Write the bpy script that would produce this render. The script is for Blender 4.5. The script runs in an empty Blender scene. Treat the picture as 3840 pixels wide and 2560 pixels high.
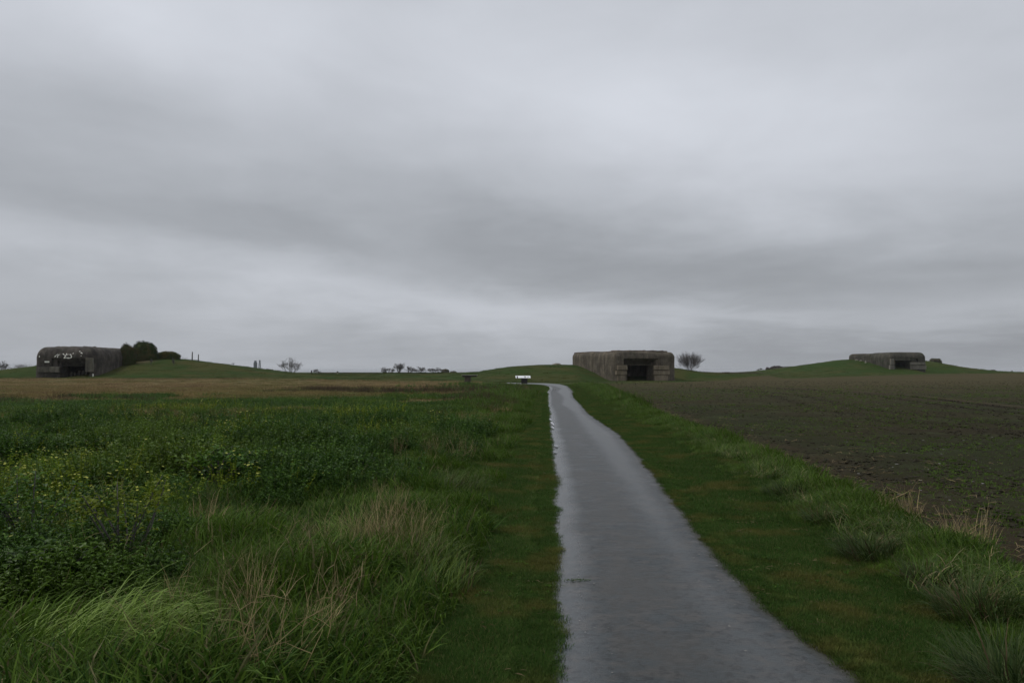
import bpy, bmesh, math, random
import numpy as np
from mathutils import Vector, noise as mnoise
random.seed(7); rng = np.random.default_rng(7)
R = math.radians
scene = bpy.context.scene
COL = scene.collection
scene.cycles.use_denoising = True
# ------------------------------------------------------------------ camera
F = 2987.0; HZ = 1389.0; EYE = 1.7
PITCH = math.atan((HZ-1280)/F)
cam = bpy.data.cameras.new('camera'); camo = bpy.data.objects.new('camera', cam); COL.objects.link(camo)
camo.location = (0, 0, EYE); camo.rotation_euler = (R(90)+PITCH, 0, 0)
cam.sensor_width = 36; cam.lens = 36*F/3840; cam.clip_start = .05; cam.clip_end = 150000
scene.camera = camo
scene.view_settings.view_transform = 'Standard'; scene.view_settings.look = 'None'
scene.view_settings.exposure = 0.0; scene.view_settings.gamma = 1

# ------------------------------------------------------------------ node helper
class NT:
    def __init__(s, tree): s.t = tree; s.n = tree.nodes; s.l = tree.links
    def node(s, typ, ins=None, **props):
        nd = s.n.new(typ)
        for k, v in props.items(): setattr(nd, k, v)
        for k, v in (ins or {}).items(): s.set(nd.inputs[k], v)
        return nd
    def set(s, sock, v):
        if isinstance(v, bpy.types.NodeSocket): s.l.new(v, sock)
        else:
            if sock.type == 'RGBA' and len(v) == 3: v = (*v, 1)
            sock.default_value = v
    def m(s, op, a, b=0.0, c=None, clamp=False):
        nd = s.n.new('ShaderNodeMath'); nd.operation = op; nd.use_clamp = clamp
        s.set(nd.inputs[0], a); s.set(nd.inputs[1], b)
        if c is not None: s.set(nd.inputs[2], c)
        return nd.outputs[0]
    def mix(s, f, a, b):
        nd = s.n.new('ShaderNodeMix'); nd.data_type = 'RGBA'
        s.set(nd.inputs[0], f); s.set(nd.inputs[6], a); s.set(nd.inputs[7], b)
        return nd.outputs[2]
    def noise(s, vec, scale, detail=3, rough=.5, dist=0):
        nd = s.node('ShaderNodeTexNoise', {'Scale': scale, 'Detail': detail, 'Roughness': rough, 'Distortion': dist})
        s.l.new(vec, nd.inputs['Vector']); return nd.outputs[0]
    def ramp(s, f, a, b, lo=0.0, hi=1.0):
        nd = s.node('ShaderNodeMapRange', {'From Min': a, 'From Max': b, 'To Min': lo, 'To Max': hi}, interpolation_type='SMOOTHSTEP')
        s.set(nd.inputs['Value'], f); return nd.outputs[0]
    def vscale(s, vec, sc):
        nd = s.n.new('ShaderNodeVectorMath'); nd.operation = 'MULTIPLY'
        s.l.new(vec, nd.inputs[0]); nd.inputs[1].default_value = sc; return nd.outputs[0]

# ------------------------------------------------------------------ sky: overcast, over a Nishita sky
SUN_EL, SUN_AZ = R(54), R(-78)
world = bpy.data.worlds.new('World'); scene.world = world; world.use_nodes = True
w = NT(world.node_tree); w.n.clear()
tc = w.node('ShaderNodeTexCoord').outputs['Generated']
sep = w.node('ShaderNodeSeparateXYZ'); w.l.new(tc, sep.inputs[0])
az = w.m('ARCTAN2', sep.outputs[0], sep.outputs[1]); el = w.m('ARCSINE', sep.outputs[2])
zz = w.m('ADD', w.m('MAXIMUM', sep.outputs[2], 0.0), 0.10)
cb = w.node('ShaderNodeCombineXYZ')
w.set(cb.inputs[0], w.m('DIVIDE', sep.outputs[0], zz)); w.set(cb.inputs[1], w.m('DIVIDE', sep.outputs[1], zz)); cb.inputs[2].default_value = 3.3
cp = cb.outputs[0]
n1 = w.noise(cp, .55, 4, .5); n2 = w.noise(cp, 1.6, 6, .55, .4); n3 = w.noise(cp, .25, 2, .5)
n4 = w.noise(w.vscale(tc, (4.0, 4.0, 14.0)), 1.0, 5, .55)
waz = w.m('ADD', az, w.m('MULTIPLY', w.m('SUBTRACT', n1, .5), .22))
wel = w.m('ADD', el, w.m('ADD', w.m('MULTIPLY', w.m('SUBTRACT', n2, .5), .06), w.m('MULTIPLY', w.m('SUBTRACT', n4, .5), .07)))
def blob(px, py, sx, sy, rot, amp):
    a0 = math.atan((px-1920)/F); e0 = math.atan((HZ-py)/F*math.cos(a0))
    c, s_ = math.cos(R(rot)), math.sin(R(rot))
    da = w.m('SUBTRACT', waz, a0); de = w.m('SUBTRACT', wel, e0)
    u = w.m('DIVIDE', w.m('ADD', w.m('MULTIPLY', da, c), w.m('MULTIPLY', de, s_)), sx/F)
    v = w.m('DIVIDE', w.m('ADD', w.m('MULTIPLY', da, -s_), w.m('MULTIPLY', de, c)), sy/F)
    q = w.m('ADD', w.m('MULTIPLY', u, u), w.m('MULTIPLY', v, v))
    return w.m('MULTIPLY', w.m('EXPONENT', w.m('MULTIPLY', q, -1.0)), amp)
lum = w.ramp(el, R(0), R(26), .450, .585)
for b in [(2500,420,900,260,-14,.115), (650,40,500,170,0,.10), (3500,350,700,260,-8,.05), (0,640,1000,330,0,-.055),
          (1500,800,1300,200,-8,-.065), (2300,1000,1200,110,-4,-.045), (350,950,520,90,-6,.03), (1500,1110,620,80,-7,.02),
          (2600,1160,900,50,-2,.05), (1150,880,500,70,-12,-.03), (3600,900,700,170,0,-.03), (2100,900,500,90,-8,-.03),
          (700,1150,800,50,0,.02), (3700,1330,1300,110,0,-.11), (3300,1080,1000,170,-4,-.055), (400,820,700,110,-6,-.02), (1100,600,500,120,0,.02), (3000,700,700,200,-15,.03)]:
    lum = w.m('ADD', lum, blob(*b))
lum = w.m('ADD', lum, w.m('MULTIPLY', w.m('SUBTRACT', n1, .5), .13))
lum = w.m('ADD', lum, w.m('MULTIPLY', w.m('SUBTRACT', n2, .5), .055))
n5 = w.noise(w.vscale(tc, (5.0, 5.0, 11.0)), 1.0, 6, .6, .6); lum = w.m('ADD', lum, w.m('MULTIPLY', w.m('SUBTRACT', n5, .5), .075))
n9 = w.noise(w.vscale(tc, (2.6, 2.6, 5.2)), 1.0, 5, .5, .25); lum = w.m('ADD', lum, w.m('MULTIPLY', w.m('SUBTRACT', n9, .5), .17))
# lower edge of the dark cloud deck, ragged, with the brighter band under it
n6 = w.noise(w.vscale(tc, (9.0, 9.0, 34.0)), 1.0, 6, .62, .3); n7 = w.noise(w.vscale(tc, (3.2, 3.2, 26.0)), 1.0, 5, .55, .2)
e0 = w.ramp(az, -.62, .10, .187, .094)
tt = w.m('SUBTRACT', e0, w.m('ADD', el, w.m('ADD', w.m('MULTIPLY', w.m('SUBTRACT', n6, .5), .085), w.m('MULTIPLY', w.m('SUBTRACT', n5, .5), .06))))
band = w.m('MULTIPLY', w.ramp(tt, -.016, .026), w.ramp(tt, .10, .01)); band = w.m('MULTIPLY', w.m('MULTIPLY', band, w.ramp(az, .55, -.10, .22, 1.0)), w.ramp(az, -.55, -.25, .62, 1.0))
lum = w.m('ADD', lum, w.m('MULTIPLY', band, .08))
lum = w.m('ADD', lum, w.m('MULTIPLY', w.m('MULTIPLY', w.m('SUBTRACT', n7, .5), w.ramp(el, .26, .10)), .055))
dg = w.node('ShaderNodeCombineXYZ'); sp2 = w.node('ShaderNodeSeparateXYZ'); w.l.new(cp, sp2.inputs[0])
w.set(dg.inputs[0], w.m('MULTIPLY', w.m('ADD', sp2.outputs[0], sp2.outputs[1]), .38)); w.set(dg.inputs[1], w.m('MULTIPLY', w.m('SUBTRACT', sp2.outputs[0], sp2.outputs[1]), 1.1))
lum = w.m('ADD', lum, w.m('MULTIPLY', w.m('MULTIPLY', w.m('SUBTRACT', n6, .5), w.ramp(el, .30, .12)), .055))
n8 = w.noise(dg.outputs[0], 1.0, 5, .55, .5); lum = w.m('ADD', lum, w.m('MULTIPLY', w.m('MULTIPLY', w.m('SUBTRACT', n8, .5), w.ramp(el, .08, .2)), .085))
lum = w.m('MAXIMUM', lum, .15)
warm = w.ramp(lum, .40, .65)
tint = w.mix(warm, (.936, .984, 1.064), (.944, .985, 1.069))
vs = w.n.new('ShaderNodeVectorMath'); vs.operation = 'SCALE'; w.l.new(tint, vs.inputs[0]); w.set(vs.inputs['Scale'], w.m('MULTIPLY', lum, 10.0))
sky = w.node('ShaderNodeTexSky', sky_type='NISHITA', sun_disc=False, sun_elevation=SUN_EL, sun_rotation=SUN_AZ, dust_density=4.0)
final = w.mix(.96, sky.outputs[0], vs.outputs[0])
bg = w.node('ShaderNodeBackground', {'Color': final, 'Strength': .1})
out = w.node('ShaderNodeOutputWorld'); w.l.new(bg.outputs[0], out.inputs[0])
sl = bpy.data.lights.new('sun', 'SUN'); sl.energy = 1.3; sl.angle = R(14); sl.color = (1, .96, .9)
so = bpy.data.objects.new('sun', sl); COL.objects.link(so)
sd = Vector((math.sin(SUN_AZ)*math.cos(SUN_EL), math.cos(SUN_AZ)*math.cos(SUN_EL), math.sin(SUN_EL)))
so.rotation_euler = sd.to_track_quat('Z', 'Y').to_euler(); so.location = (0, 0, 60)

# ------------------------------------------------------------------ helpers
def ray(px, py):
    a = (px-1920)/F; b = -(py-1280)/F; c, s_ = math.cos(PITCH), math.sin(PITCH)
    return a, c-b*s_, s_+b*c
def G(px, py, z=0.0):
    a, dy, dz = ray(px, py); t = (z-EYE)/dz; return a*t, dy*t
def AT(px, py, Y):
    a, dy, dz = ray(px, py); t = Y/dy; return a*t, EYE+dz*t      # X, Z
def XP(px, Y): return AT(px, HZ, Y)[0]
def sst(a, b, x):
    t = np.clip((np.asarray(x, float)-a)/(b-a), 0, 1); return t*t*(3-2*t)
def vnoise(x, y, s, seed=0):
    x = np.asarray(x, float)*s+seed*17.3; y = np.asarray(y, float)*s+seed*9.1
    xi = np.floor(x); yi = np.floor(y); fx = x-xi; fy = y-yi
    fx = fx*fx*(3-2*fx); fy = fy*fy*(3-2*fy)
    def h(i, j):
        v = np.sin(i*127.1+j*311.7+seed*3.7)*43758.5453; return v-np.floor(v)
    return (h(xi, yi)*(1-fx)+h(xi+1, yi)*fx)*(1-fy)+(h(xi, yi+1)*(1-fx)+h(xi+1, yi+1)*fx)*fy
def fbm(x, y, s, seed=0): return .55*vnoise(x, y, s, seed)+.3*vnoise(x, y, s*2.1, seed+1)+.15*vnoise(x, y, s*4.3, seed+2)
def tag(o, label=None, cat=None, group=None, kind=None):
    if label: o['label'] = label
    if cat: o['category'] = cat
    if group: o['group'] = group
    if kind: o['kind'] = kind
    return o
def empty(name, loc, rz=0.0, **kw):
    o = bpy.data.objects.new(name, None); COL.objects.link(o); o.location = loc; o.rotation_euler = (0, 0, rz); o.empty_display_size = .3
    return tag(o, **kw)
class MB:
    def __init__(s): s.v = []; s.f = []; s.mi = []
    def add(s, vs, fs, mi=0):
        o = len(s.v); s.v.extend([tuple(v) for v in vs]); s.f.extend([tuple(i+o for i in f) for f in fs]); s.mi.extend([mi]*len(fs)); return s
    def box(s, x0, x1, y0, y1, z0, z1, jit=0, mi=0):
        j = lambda: random.uniform(-jit, jit) if jit else 0
        vs = [(x+j(), y+j(), z+j()) for z in (z0, z1) for y in (y0, y1) for x in (x0, x1)]
        return s.add(vs, [(0,2,3,1), (4,5,7,6), (0,1,5,4), (2,6,7,3), (0,4,6,2), (1,3,7,5)], mi)
    def tube(s, pts, rad, n=5, mi=0):
        pts = [Vector(p) for p in pts]; rings = []; vs = []; fs = []
        for i, p in enumerate(pts):
            d = (pts[min(i+1, len(pts)-1)]-pts[max(i-1, 0)]).normalized()
            a = d.orthogonal().normalized(); b = d.cross(a); r = rad[i] if hasattr(rad, '__len__') else rad
            for k in range(n): t = 2*math.pi*k/n; vs.append(p+a*math.cos(t)*r+b*math.sin(t)*r)
        for i in range(len(pts)-1):
            for k in range(n): fs.append((i*n+k, i*n+(k+1) % n, (i+1)*n+(k+1) % n, (i+1)*n+k))
        fs.append(tuple(range(n-1, -1, -1))); fs.append(tuple((len(pts)-1)*n+k for k in range(n)))
        return s.add(vs, fs, mi)
    def mesh(s, name, mats, smooth=False):
        me = bpy.data.meshes.new(name); me.from_pydata(s.v, [], s.f)
        for m_ in (mats if isinstance(mats, (list, tuple)) else [mats]): me.materials.append(m_)
        if len(set(s.mi)) > 1: me.polygons.foreach_set('material_index', s.mi)
        if smooth: me.polygons.foreach_set('use_smooth', [True]*len(me.polygons))
        me.update(); return me
    def obj(s, name, mats, parent=None, smooth=False, loc=None):
        o = bpy.data.objects.new(name, s.mesh(name, mats, smooth)); COL.objects.link(o)
        if parent: o.parent = parent
        if loc is not None: o.location = loc
        return o
def grid_mesh(name, X, Y, Z, mat, uv=None, smooth=True):
    n, m_ = X.shape; me = bpy.data.meshes.new(name)
    v = np.stack([X, Y, Z], -1).reshape(-1, 3)
    i = np.arange(n*m_).reshape(n, m_); f = np.stack([i[:-1, :-1], i[:-1, 1:], i[1:, 1:], i[1:, :-1]], -1).reshape(-1, 4)
    me.vertices.add(len(v)); me.vertices.foreach_set('co', v.ravel())
    me.loops.add(f.size); me.loops.foreach_set('vertex_index', f.ravel().astype(np.int32))
    me.polygons.add(len(f)); me.polygons.foreach_set('loop_start', np.arange(0, f.size, 4, dtype=np.int32))
    me.polygons.foreach_set('loop_total', np.full(len(f), 4, np.int32)) if False else None
    me.update(calc_edges=True); me.validate()
    if uv is not None:
        l = me.uv_layers.new(name='UVMap'); l.data.foreach_set('uv', uv.reshape(-1, 2)[f.ravel()].astype(np.float32).ravel())
    if smooth: me.polygons.foreach_set('use_smooth', np.ones(len(f), bool))
    me.materials.append(mat); o = bpy.data.objects.new(name, me); COL.objects.link(o); return o
def attr(o, name, arr):
    a = o.data.attributes.new(name, 'FLOAT', 'POINT'); a.data.foreach_set('value', np.asarray(arr, np.float32).ravel())

# ------------------------------------------------------------------ layout
PL = [(2060,2560),(2070,2286),(2080,2060),(2079,1959),(2070,1880),(2076,1796),(2068,1700),(2061,1633),(2054,1570),(2056,1551),(2050,1520),(2049,1490),(2053,1470),(2061,1457),(2058,1449),(2040,1443.5),(2000,1440),(1900,1438)]
PR = [(3241,2560),(2898,2286),(2700,2090),(2604,1959),(2535,1880),(2474,1796),(2390,1700),(2335,1633),(2240,1570),(2212,1551),(2182,1515),(2157,1490),(2148,1468),(2140,1457),(2128,1447.5),(2098,1440),(2045,1436.5),(1900,1434.5)]
PLw = np.array([G(*p) for p in PL]); PRw = np.array([G(*p) for p in PR])
PLw = np.vstack([[PLw[0][0]-.02*14, -10], PLw]); PRw = np.vstack([[PRw[0][0]-.02*14, -10], PRw])
nst = 15                                         # straight part of the path (y increasing)
def pathL(y): return np.interp(y, PLw[:nst, 1], PLw[:nst, 0])
def pathR(y): return np.interp(y, PRw[:nst, 1], PRw[:nst, 0])
FE = [(2275,1442),(2305,1470),(2500,1564),(2604,1602),(2800,1679),(2953,1735),(3107,1818),(3250,1890)]
FEw = np.array([G(*p) for p in FE])[::-1]
def fieldL(y): return np.interp(y, np.r_[-10, FEw[:, 1]], np.r_[FEw[0, 0]-1.5, FEw[:, 0]])
# far edge of the field, world
FX = np.array([9, 11.8, 36.6, 63, 94, 130, 200, 300]); FY = np.array([98, 101, 140, 160, 178, 192, 215, 240])
def mound(x, y, Yc, ridge, fs, back):
    pts = np.array([AT(px, py, Yc) for px, py in ridge]); rz = np.interp(x, pts[:, 0], pts[:, 1]-0.0, left=-9, right=-9)
    st = np.array([(XP(px, Yc), v) for px, v in fs]); s0 = np.interp(x, st[:, 0], st[:, 1])
    t = np.clip((y-s0)/(Yc-s0), 0, 1); s_ = np.where(y < Yc, t*t*(3-2*t), 1-sst(Yc, Yc+back, y))
    return rz, s_
BL = (-77.9, 131.0); BC = (16.75, 131.0); BR = (XP(3338, 190), 190.0)
def base(x, y):
    left = sst(5, 45, -x); right = sst(15, 100, x)
    z = left*(.50*sst(60, 131, y))+right*(.98*sst(110, 192, y))*1.0
    z = np.maximum(z, 0)+ (1.12-z)*sst(160, 235, y)
    z = z-40*sst(245, 900, y)
    # bank left of the verge, small undulations away from the path
    d = pathL(np.minimum(y, 95))-.95-x
    z = z+ sst(0, 1.6, d)*(1-sst(60, 105, y))*(.12+.26*(fbm(x, y, .42, 3)-.42)+.34*(fbm(x, y, .95, 6)-.5)*(1-sst(24, 45, y)))
    d2 = x-pathR(np.minimum(y, 95))-1.0
    z = z+ sst(0, .7, d2)*sst(0, .6, fieldL(y)-x+.3)*.04*(1-sst(60, 100, y))
    return z
def height(x, y):
    x = np.asarray(x, float); y = np.asarray(y, float); z = base(x, y)
    for Yc, ridge, fs, back in [
        (150, [(-900,1400),(-200,1398),(0,1393),(80,1381),(150,1371),(300,1345),(480,1350),(560,1346),(610,1342),(675,1345),(720,1351),(800,1361),(870,1370),(955,1382),(1057,1398),(1176,1404),(1300,1410)],
              [(-900,126),(100,128),(140,132),(440,133.5),(470,128),(600,127),(1300,122)], 45),
        (152, [(1500,1406),(1640,1400),(1713,1397),(1791,1394),(1859,1382),(1944,1372),(2029,1367),(2145,1367),(2400,1366),(2536,1380),(2572,1385),(2623,1393),(2700,1398),(2850,1405)],
              [(1500,118),(2000,119),(2130,122),(2240,131),(2500,136),(2560,137),(2700,136),(2850,130)], 45),
        (209, [(2780,1402),(2900,1398),(2940,1390),(2968,1383),(3032,1370),(3083,1362),(3172,1348),(3240,1344),(3400,1340),(3481,1354),(3531,1363),(3572,1372),(3635,1381),(3706,1390),(3839,1396),(4000,1399)],
              [(2780,178),(3100,180),(3200,180),(3270,180.5),(3305,183),(3325,188),(3340,192),(3440,194),(3480,191),(4000,186)], 60)]:
        rz, s_ = mound(x, y, Yc, ridge, fs, back)
        z = z+np.maximum(rz-z, 0)*s_
    return z
def H(x, y): return float(height(x, y))

# ------------------------------------------------------------------ materials
def newmat(name):
    m_ = bpy.data.materials.new(name); m_.use_nodes = True; t = NT(m_.node_tree); t.n.clear()
    o = t.node('ShaderNodeOutputMaterial'); return m_, t, o
def principled(t, o, color, rough=.9, spec=.3, bump=None, bstr=.3, bdist=.02):
    p = t.node('ShaderNodeBsdfPrincipled', {'Roughness': rough, 'Specular IOR Level': spec}); t.set(p.inputs['Base Color'], color)
    if bump is not None:
        b = t.node('ShaderNodeBump', {'Strength': bstr, 'Distance': bdist, 'Height': bump}); t.l.new(b.outputs[0], p.inputs['Normal'])
    t.l.new(p.outputs[0], o.inputs[0]); return p
def foliage(name, a, b, c, d=None, nscale=.25, trans=.35, rough=.5, spec=.35, thr=(.45, .6)):
    m_, t, o = newmat(name)
    geo = t.node('ShaderNodeNewGeometry'); oi = t.node('ShaderNodeObjectInfo')
    col = t.mix(geo.outputs['Random Per Island'], a, b)
    n = t.noise(geo.outputs['Position'], nscale, 3, .6)
    col = t.mix(t.ramp(n, thr[0], thr[1]), col, c)
    if d: col = t.mix(t.ramp(t.m('FRACT', t.m('MULTIPLY', geo.outputs['Random Per Island'], 7.31)), .90, .96), col, d)
    hs = t.node('ShaderNodeHueSaturation', {'Color': col}); t.set(hs.inputs['Value'], t.ramp(oi.outputs['Random'], 0, 1, .75, 1.3))
    col = hs.outputs[0]
    p = t.node('ShaderNodeBsdfPrincipled', {'Roughness': rough, 'Specular IOR Level': spec, 'Base Color': col})
    tr = t.node('ShaderNodeBsdfTranslucent', {'Color': col})
    mx = t.node('ShaderNodeMixShader', {0: trans, 1: p.outputs[0], 2: tr.outputs[0]}); t.l.new(mx.outputs[0], o.inputs[0])
    return m_
M = {}
M['turf'] = foliage('short_turf', (.034,.080,.014), (.060,.105,.022), (.105,.110,.028), (.16,.14,.06), 1.1, .3, .7, .06, (.48, .66))
M['lush'] = foliage('lush_grass', (.016,.055,.006), (.120,.190,.030), (.060,.110,.012), (.14,.13,.06), .5, .3, .6, .08)
M['long'] = foliage('long_grass', (.020,.055,.007), (.15,.215,.040), (.060,.110,.014), (.20,.18,.09), .45, .3, .5, .12)
M['pale'] = foliage('pale_long_grass', (.08,.16,.020), (.26,.38,.070), (.16,.24,.04), None, .6, .3, .5, .15)
M['weed'] = foliage('broad_leaf', (.016,.052,.007), (.085,.165,.020), (.090,.150,.016), None, .22, .35, .42, .14, (.5, .62))
M['lime'] = foliage('yellow_green_leaf', (.09,.15,.010), (.24,.29,.018), (.14,.20,.014), None, .8, .35, .5, .12)
M['olive'] = foliage('olive_grass', (.085,.105,.034), (.150,.150,.056), (.22,.17,.075), (.20,.14,.07), .05, .2, .8, .02, (.40, .62))
M['tan'] = foliage('tan_dry_grass', (.22,.165,.085), (.33,.25,.13), (.19,.125,.075), (.10,.12,.045), .05, .25, .8, .02, (.45, .65))
M['russet'] = foliage('russet_weed', (.085,.060,.040), (.12,.085,.055), (.07,.055,.035), None, .3, .15, .8, .1)
M['dry'] = foliage('dry_stalk', (.25,.19,.090), (.42,.34,.175), (.28,.215,.105), None, .7, .1, .6, .2)
M['dead'] = foliage('dead_blade', (.075,.055,.028), (.14,.105,.055), (.09,.065,.035), None, .7, .1, .7, .1)
M['flower'] = foliage('pale_yellow_flower', (.30,.33,.04), (.42,.43,.10), (.36,.37,.06), None, .5, .3, .6, .2)
M['ivy'] = foliage('ivy_leaf', (.030,.042,.012), (.055,.070,.018), (.075,.066,.022), (.10,.075,.030), .6, .15, .7, .05)
M['darkivy'] = foliage('dark_ivy_leaf', (.022,.026,.012), (.040,.040,.018), (.060,.045,.022), None, .8, .1, .8, .02)
M['greenbush'] = foliage('dark_green_bush_leaf', (.018,.038,.014), (.036,.062,.020), (.05,.060,.018), None, .5, .2, .7, .05)
M['brownbush'] = foliage('brown_twiggy_leaf', (.060,.045,.036), (.095,.075,.06), (.075,.06,.048), None, .3, .1, .8, .1)
M['hillgrass'] = foliage('hill_grass_blade', (.032,.056,.012), (.052,.070,.018), (.062,.064,.020), None, .06, .2, .8, .02)
def plain(name, col, rough=.8, spec=.3, var=.25, ns=3, bstr=.3, bdist=.02):
    m_, t, o = newmat(name); tcd = t.node('ShaderNodeTexCoord').outputs['Object']
    n = t.noise(tcd, ns, 5, .6); k = t.ramp(n, .3, .7, 1-var, 1+var)
    v = t.n.new('ShaderNodeVectorMath'); v.operation = 'SCALE'; v.inputs[0].default_value = col; t.set(v.inputs['Scale'], k)
    principled(t, o, v.outputs[0], rough, spec, n, bstr, bdist); return m_
M['bark'] = plain('bark', (.11,.10,.095), .9, .2)
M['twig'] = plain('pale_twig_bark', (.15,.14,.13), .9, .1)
M['wood'] = plain('weathered_wood', (.065,.058,.05), .9, .2)
M['whitepaint'] = plain('white_panel', (.82,.83,.84), .45, .4, .04)
M['blackprint'] = plain('dark_print', (.05,.05,.05), .6, .3, .1)
M['bronze'] = plain('mossy_stone_top', (.24,.24,.19), .7, .3, .15)
M['darkstone'] = plain('dark_stone', (.035,.032,.03), .9, .2, .2)
M['brownstone'] = plain('brown_stone', (.10,.085,.065), .9, .2, .2)
M['paint'] = plain('white_paint', (.78,.77,.68), .6, .3, .12)
M['greytower'] = plain('grey_tower', (.20,.22,.23), .8, .3, .1)
M['housewall'] = plain('house_wall', (.42,.43,.40), .8, .3, .1)
M['slate'] = plain('slate_roof', (.10,.105,.11), .7, .3, .15)
M['stone'] = plain('pale_stone', (.30,.28,.23), .9, .2, .2)

def concrete(name, base_, dark, moss, pale, mossamt=.5):
    m_, t, o = newmat(name); tcd = t.node('ShaderNodeTexCoord').outputs['Object']
    n1 = t.noise(tcd, .55, 5, .7); n2 = t.noise(t.vscale(tcd, (1.6, 1.6, .35)), 1.0, 5, .6); n3 = t.noise(tcd, 7, 5, .65); n4 = t.noise(tcd, 1.6, 4, .7, .4)
    n5 = t.noise(t.vscale(tcd, (.15, .15, 3.3)), 1.0, 3, .5)
    col = t.mix(t.ramp(n1, .35, .65), base_, dark)
    col = t.mix(t.m('MULTIPLY', t.ramp(n2, .52, .66), .5), col, tuple(v*.45 for v in dark))
    col = t.mix(t.m('MULTIPLY', t.ramp(n2, .46, .36), .35), col, pale)
    col = t.mix(t.m('MULTIPLY', t.ramp(n4, .54, .68), mossamt), col, moss)
    col = t.mix(t.m('MULTIPLY', t.ramp(n5, .56, .62), .18), col, tuple(v*.6 for v in dark))
    col = t.mix(t.m('MULTIPLY', t.ramp(n3, .62, .72), .35), col, pale)
    h = t.m('ADD', t.m('MULTIPLY', n3, .5), t.m('ADD', n4, t.m('MULTIPLY', n5, .4)))
    principled(t, o, col, .85, .25, h, .5, .06); return m_
M['conc_c'] = concrete('weathered_concrete', (.128,.108,.080), (.070,.058,.043), (.050,.056,.024), (.25,.21,.155), .75)
M['conc_l'] = concrete('dark_stained_concrete', (.082,.070,.056), (.036,.031,.026), (.040,.052,.026), (.15,.14,.12), .45)
M['conc_r'] = concrete('greenish_concrete', (.078,.072,.056), (.045,.043,.033), (.030,.044,.014), (.15,.13,.095), .95)
M['ledge_c'] = concrete('pale_concrete_block', (.235,.195,.135), (.15,.12,.085), (.13,.12,.06), (.36,.31,.23), .35)
M['ledge_l'] = concrete('stained_concrete_block', (.15,.135,.105), (.085,.078,.062), (.07,.08,.04), (.27,.25,.20), .3)
M['ledge_r'] = concrete('grey_concrete_block', (.20,.185,.15), (.15,.14,.115), (.11,.11,.06), (.28,.25,.20), .3)
M['rubble'] = concrete('broken_brick_concrete', (.20,.155,.118), (.10,.075,.058), (.08,.08,.035), (.36,.30,.24), .5)

# ground: soil / mown turf / dry meadow / hill grass, zones held in vertex attributes
def ground_mat():
    m_, t, o = newmat('ground_grass'); pos = t.node('ShaderNodeNewGeometry').outputs['Position']
    A = lambda nm: t.node('ShaderNodeAttribute', attribute_name=nm).outputs['Fac']
    n1 = t.noise(pos, .12, 4, .6); n2 = t.noise(pos, 1.3, 5, .65); n3 = t.noise(pos, 14, 4, .7); n4 = t.noise(pos, .035, 3, .6)
    n5 = t.noise(t.vscale(pos, (.05, .35, .3)), 1.0, 4, .6)
    turf = t.mix(t.ramp(n2, .35, .65), (.038,.074,.016), (.058,.086,.022))
    turf = t.mix(t.m('MULTIPLY', t.ramp(n3, .5, .7), .4), turf, (.09,.080,.030))
    soil = t.mix(t.ramp(n2, .4, .6), (.022,.032,.010), (.040,.045,.018))
    tan = t.mix(t.ramp(n5, .38, .60), (.21,.160,.085), (.12,.115,.050)); tan = t.mix(t.m('MULTIPLY', t.ramp(n2, .45, .65), .45), tan, (.10,.068,.035))
    olive = t.mix(t.ramp(n1, .4, .62), (.090,.100,.034), (.16,.125,.055)); olive = t.mix(t.m('MULTIPLY', t.ramp(n2, .45, .65), .5), olive, (.04,.055,.02))
    hill = t.mix(t.ramp(n1, .38, .62), (.032,.054,.014), (.058,.060,.020)); hill = t.mix(t.m('MULTIPLY', t.ramp(n4, .45, .62), .5), hill, (.032,.062,.014))
    hill = t.mix(t.m('MULTIPLY', t.ramp(n2, .5, .7), .3), hill, (.075,.064,.028))
    col = t.mix(A('meadow'), turf, soil); col = t.mix(A('olive'), col, olive); col = t.mix(A('tan'), col, tan); col = t.mix(A('hill'), col, hill)
    col = t.mix(A('bare'), col, (.11,.085,.055))
    principled(t, o, col, .95, .02, t.m('ADD', n3, t.m('MULTIPLY', n2, 1.5)), .6, .05); return m_
M['ground'] = ground_mat()
def graded(a, lo, hi, n): return a*np.sinh(np.linspace(math.asinh(lo/a), math.asinh(hi/a), n))
xs = graded(2.2, -900, 900, 760); ys = graded(6, -25, 1000, 640)
X, Y = np.meshgrid(xs, ys); Z = height(X, Y)
infield = sst(.05, .5, X-fieldL(Y))*sst(.3, 1.5, np.interp(X, FX, FY)-Y)
Z2 = Z-.10*infield
onpath = (X > pathL(Y)+.12)*(X < pathR(Y)-.12)*(Y < 95); Z2 = Z2-.05*onpath
ground = grid_mesh('ground', X, Y, Z2, M['ground']); tag(ground, kind='structure')
dL = pathL(np.minimum(Y, 95))-.9-X+(fbm(X, Y, .8, 5)-.5)*.5
left = sst(0, .3, dL)
rv = sst(0, .4, X-pathR(Y)-1.0)*(X < fieldL(Y)+.5)
farl = (fbm(X, Y, .06, 8)-.5)
attr(ground, 'meadow', np.maximum(left*(Y < 120), rv))
attr(ground, 'olive', left*sst(22, 32, Y+farl*30)*sst(-3.5, 1.5, dL-2))
attr(ground, 'tan', sst(68, 92, Y+farl*60)*(1-sst(117, 126, Y+farl*10))*sst(0, 10, -X-4+farl*12))
hill = np.maximum(sst(112, 126, Y+farl*12), sst(82, 98, Y)*sst(-10, 2, X))
attr(ground, 'hill', hill)
attr(ground, 'bare', sst(0, 1, 1-np.hypot((X-XP(535, 143))/3.2, (Y-143.5)/2.8))*.8)

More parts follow.
